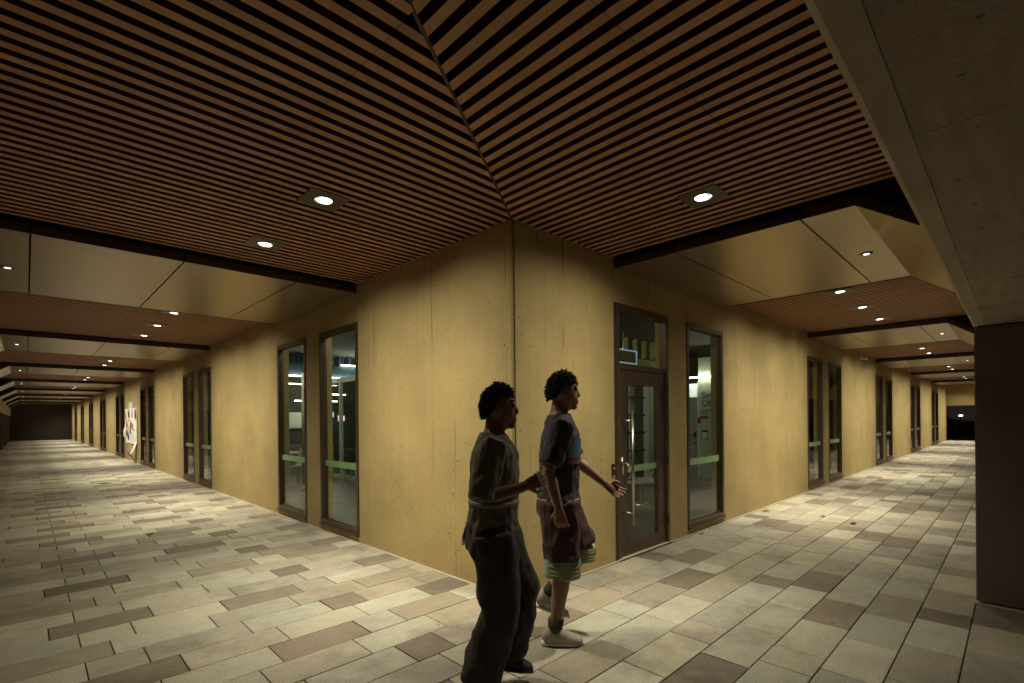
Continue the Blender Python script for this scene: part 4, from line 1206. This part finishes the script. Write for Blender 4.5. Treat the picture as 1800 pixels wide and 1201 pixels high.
def clothes_two(body, J, V, tr_, s):
    mb = MB(); torso_cloth(mb, tr_, s, 0.006, J, V, 0.93, 0.85, 1.0)
    t_ = remesh(mb, 'tee_shirt', [M['tee2']], 0.008, 2, 0.011, 12, body, 3)
    mb = MB(); mb.loft([(Vector((tr_[0].x, 0, 0.925*s)), 0.193*s, 0.143*s), (Vector((tr_[0].x, 0, 0.940*s)), 0.193*s, 0.143*s)], 28)
    link('hem_stripe', mb.mesh('hem_stripe', [M['band1']], True), t_)
    for (z0, z1, mt) in ((1.20, 1.32, M['printb']), (1.165, 1.195, M['printr'])):
        mb = MB(); pts = []; na = 9
        for z in (z0, (z0 + z1)/2, z1):
            f_ = (z*s - tr_[2].z) / (tr_[3].z - tr_[2].z); c = tr_[2].lerp(tr_[3], max(-0.3, min(1, f_)))
            for i in range(na):
                an_ = radians(-75 + 110 * i / (na - 1))
                pts.append((c.x + 0.139*s*cos(an_), c.y + 0.196*s*sin(an_), z*s))
        fs = [(j*na + i, j*na + i + 1, (j+1)*na + i + 1, (j+1)*na + i) for j in range(2) for i in range(na-1)]
        n_ = len(pts); mb.poly(pts + [(p[0] - 0.006, p[1]*0.97, p[2]) for p in pts], fs + [tuple(reversed([q + n_ for q in f])) for f in fs])
        link('chest_print', mb.mesh('chest_print', [mt], True), t_)
    mb = MB(); pel = tr_[0]
    mb.loft([(pel + V((0, 0, 0.08)), 0.150*s, 0.112*s), (pel, 0.178*s, 0.135*s), (pel + V((0, 0, -0.10)), 0.18*s, 0.14*s)], 20)
    for sd in 'RL':
        hp, kn, an, toe = [V(p) for p in J['leg' + sd]]
        mb.loft([(hp, 0.112*s, 0.125*s), (hp.lerp(kn, 0.5), 0.112*s, 0.118*s), (hp.lerp(kn, 0.86), 0.110*s, 0.118*s)], 18)
    sh_ = remesh(mb, 'shorts', [M['shorts2']], 0.009, 2, 0.017, 10, body, 4)
    for sd in 'RL':
        hp, kn, an, toe = [V(p) for p in J['leg' + sd]]
        p0 = hp.lerp(kn, 0.855); p1 = kn.lerp(an, 0.14)
        mb = MB(); mb.loft([(p0, 0.104*s, 0.112*s), (p0.lerp(p1, 0.5), 0.104*s, 0.112*s), (p1, 0.106*s, 0.113*s)], 20)
        hm = remesh(mb, 'shorts_hem', [M['hem2']], 0.009, 1, 0.010, 9, body, 5)
        for t_ in (0.35, 0.60, 0.80):
            c = p0.lerp(p1, t_); dd = (p1 - p0).normalized()
            mb = MB(); mb.loft([(c - dd*0.008, 0.1075*s, 0.1150*s), (c + dd*0.008, 0.1080*s, 0.1155*s)], 24); link('hem_stripe', mb.mesh('hem_stripe', [M['hemg']], True), hm)
        mb = MB(); mb.loft([(an + (kn - an)*0.20, 0.047*s, 0.052*s), (an + V((0, 0, 0.0)), 0.042*s, 0.047*s)], 16)
        link('sock', mb.mesh('sock', [M['tee2']], True), body)
        shoe(an, toe, s, body, M['shoe'], M['white'])

RZ = atan2(RGT.y, RGT.x)
def spot_at(depth, px):
    return EYE + FWD * depth + RGT * ((px - PP.x) / FPX * depth)
J1 = dict(head=(0.03, 0, 1.605), spine=[(-0.01, 0, 0.93), (-0.005, 0, 1.06), (0.0, 0, 1.20), (0.005, 0, 1.35), (0.0, 0, 1.42), (0.004, 0, 1.485)],
          armR=[(0.0, -0.195, 1.40), (-0.06, -0.255, 1.13), (0.17, -0.20, 1.19), (0.9, 0.25, 0.35)],
          armL=[(0.0, 0.195, 1.40), (-0.10, 0.25, 1.13), (-0.16, 0.24, 0.90), (-0.15, -0.05, -1)],
          legR=[(-0.01, -0.095, 0.92), (0.03, -0.10, 0.50), (-0.09, -0.10, 0.105), (0.04, -0.10, 0.028)],
          legL=[(-0.01, 0.095, 0.92), (0.15, 0.10, 0.54), (0.05, 0.10, 0.17), (0.18, 0.10, 0.085)])
P1 = Vector((-1.035, -0.985, 0.0)) - RGT * 0.065
person('person', P1, RZ, 1.72/1.75, J1, M['skin'], M['hair'], clothes_one, 'nearer walker in a charcoal jersey and wide black trousers, head bent forward', hair_one)
J2 = dict(head=(0.03, 0, 1.625), spine=[(-0.01, 0, 0.93), (-0.005, 0, 1.06), (0.0, 0, 1.20), (0.005, 0, 1.35), (0.0, 0, 1.43), (0.0, 0, 1.50)],
          armR=[(0.0, -0.19, 1.40), (-0.09, -0.235, 1.13), (-0.03, -0.25, 0.90), (0.15, 0.05, -1)],
          armL=[(0.0, 0.19, 1.40), (0.15, 0.23, 1.15), (0.34, 0.20, 0.99), (0.8, -0.1, -0.55)],
          legR=[(-0.01, -0.09, 0.92), (0.01, -0.09, 0.50), (-0.05, -0.09, 0.085), (0.10, -0.09, 0.028)],
          legL=[(-0.01, 0.09, 0.92), (0.16, 0.09, 0.54), (-0.08, 0.09, 0.26), (0.03, 0.09, 0.13)])
P2 = Vector((-0.32, -0.77, 0.0))
person('person', P2, RZ, 1.83/1.75, J2, M['skin2'], M['hair'], clothes_two, 'farther walker in a black tee shirt, arm reaching toward the door', hair_two)
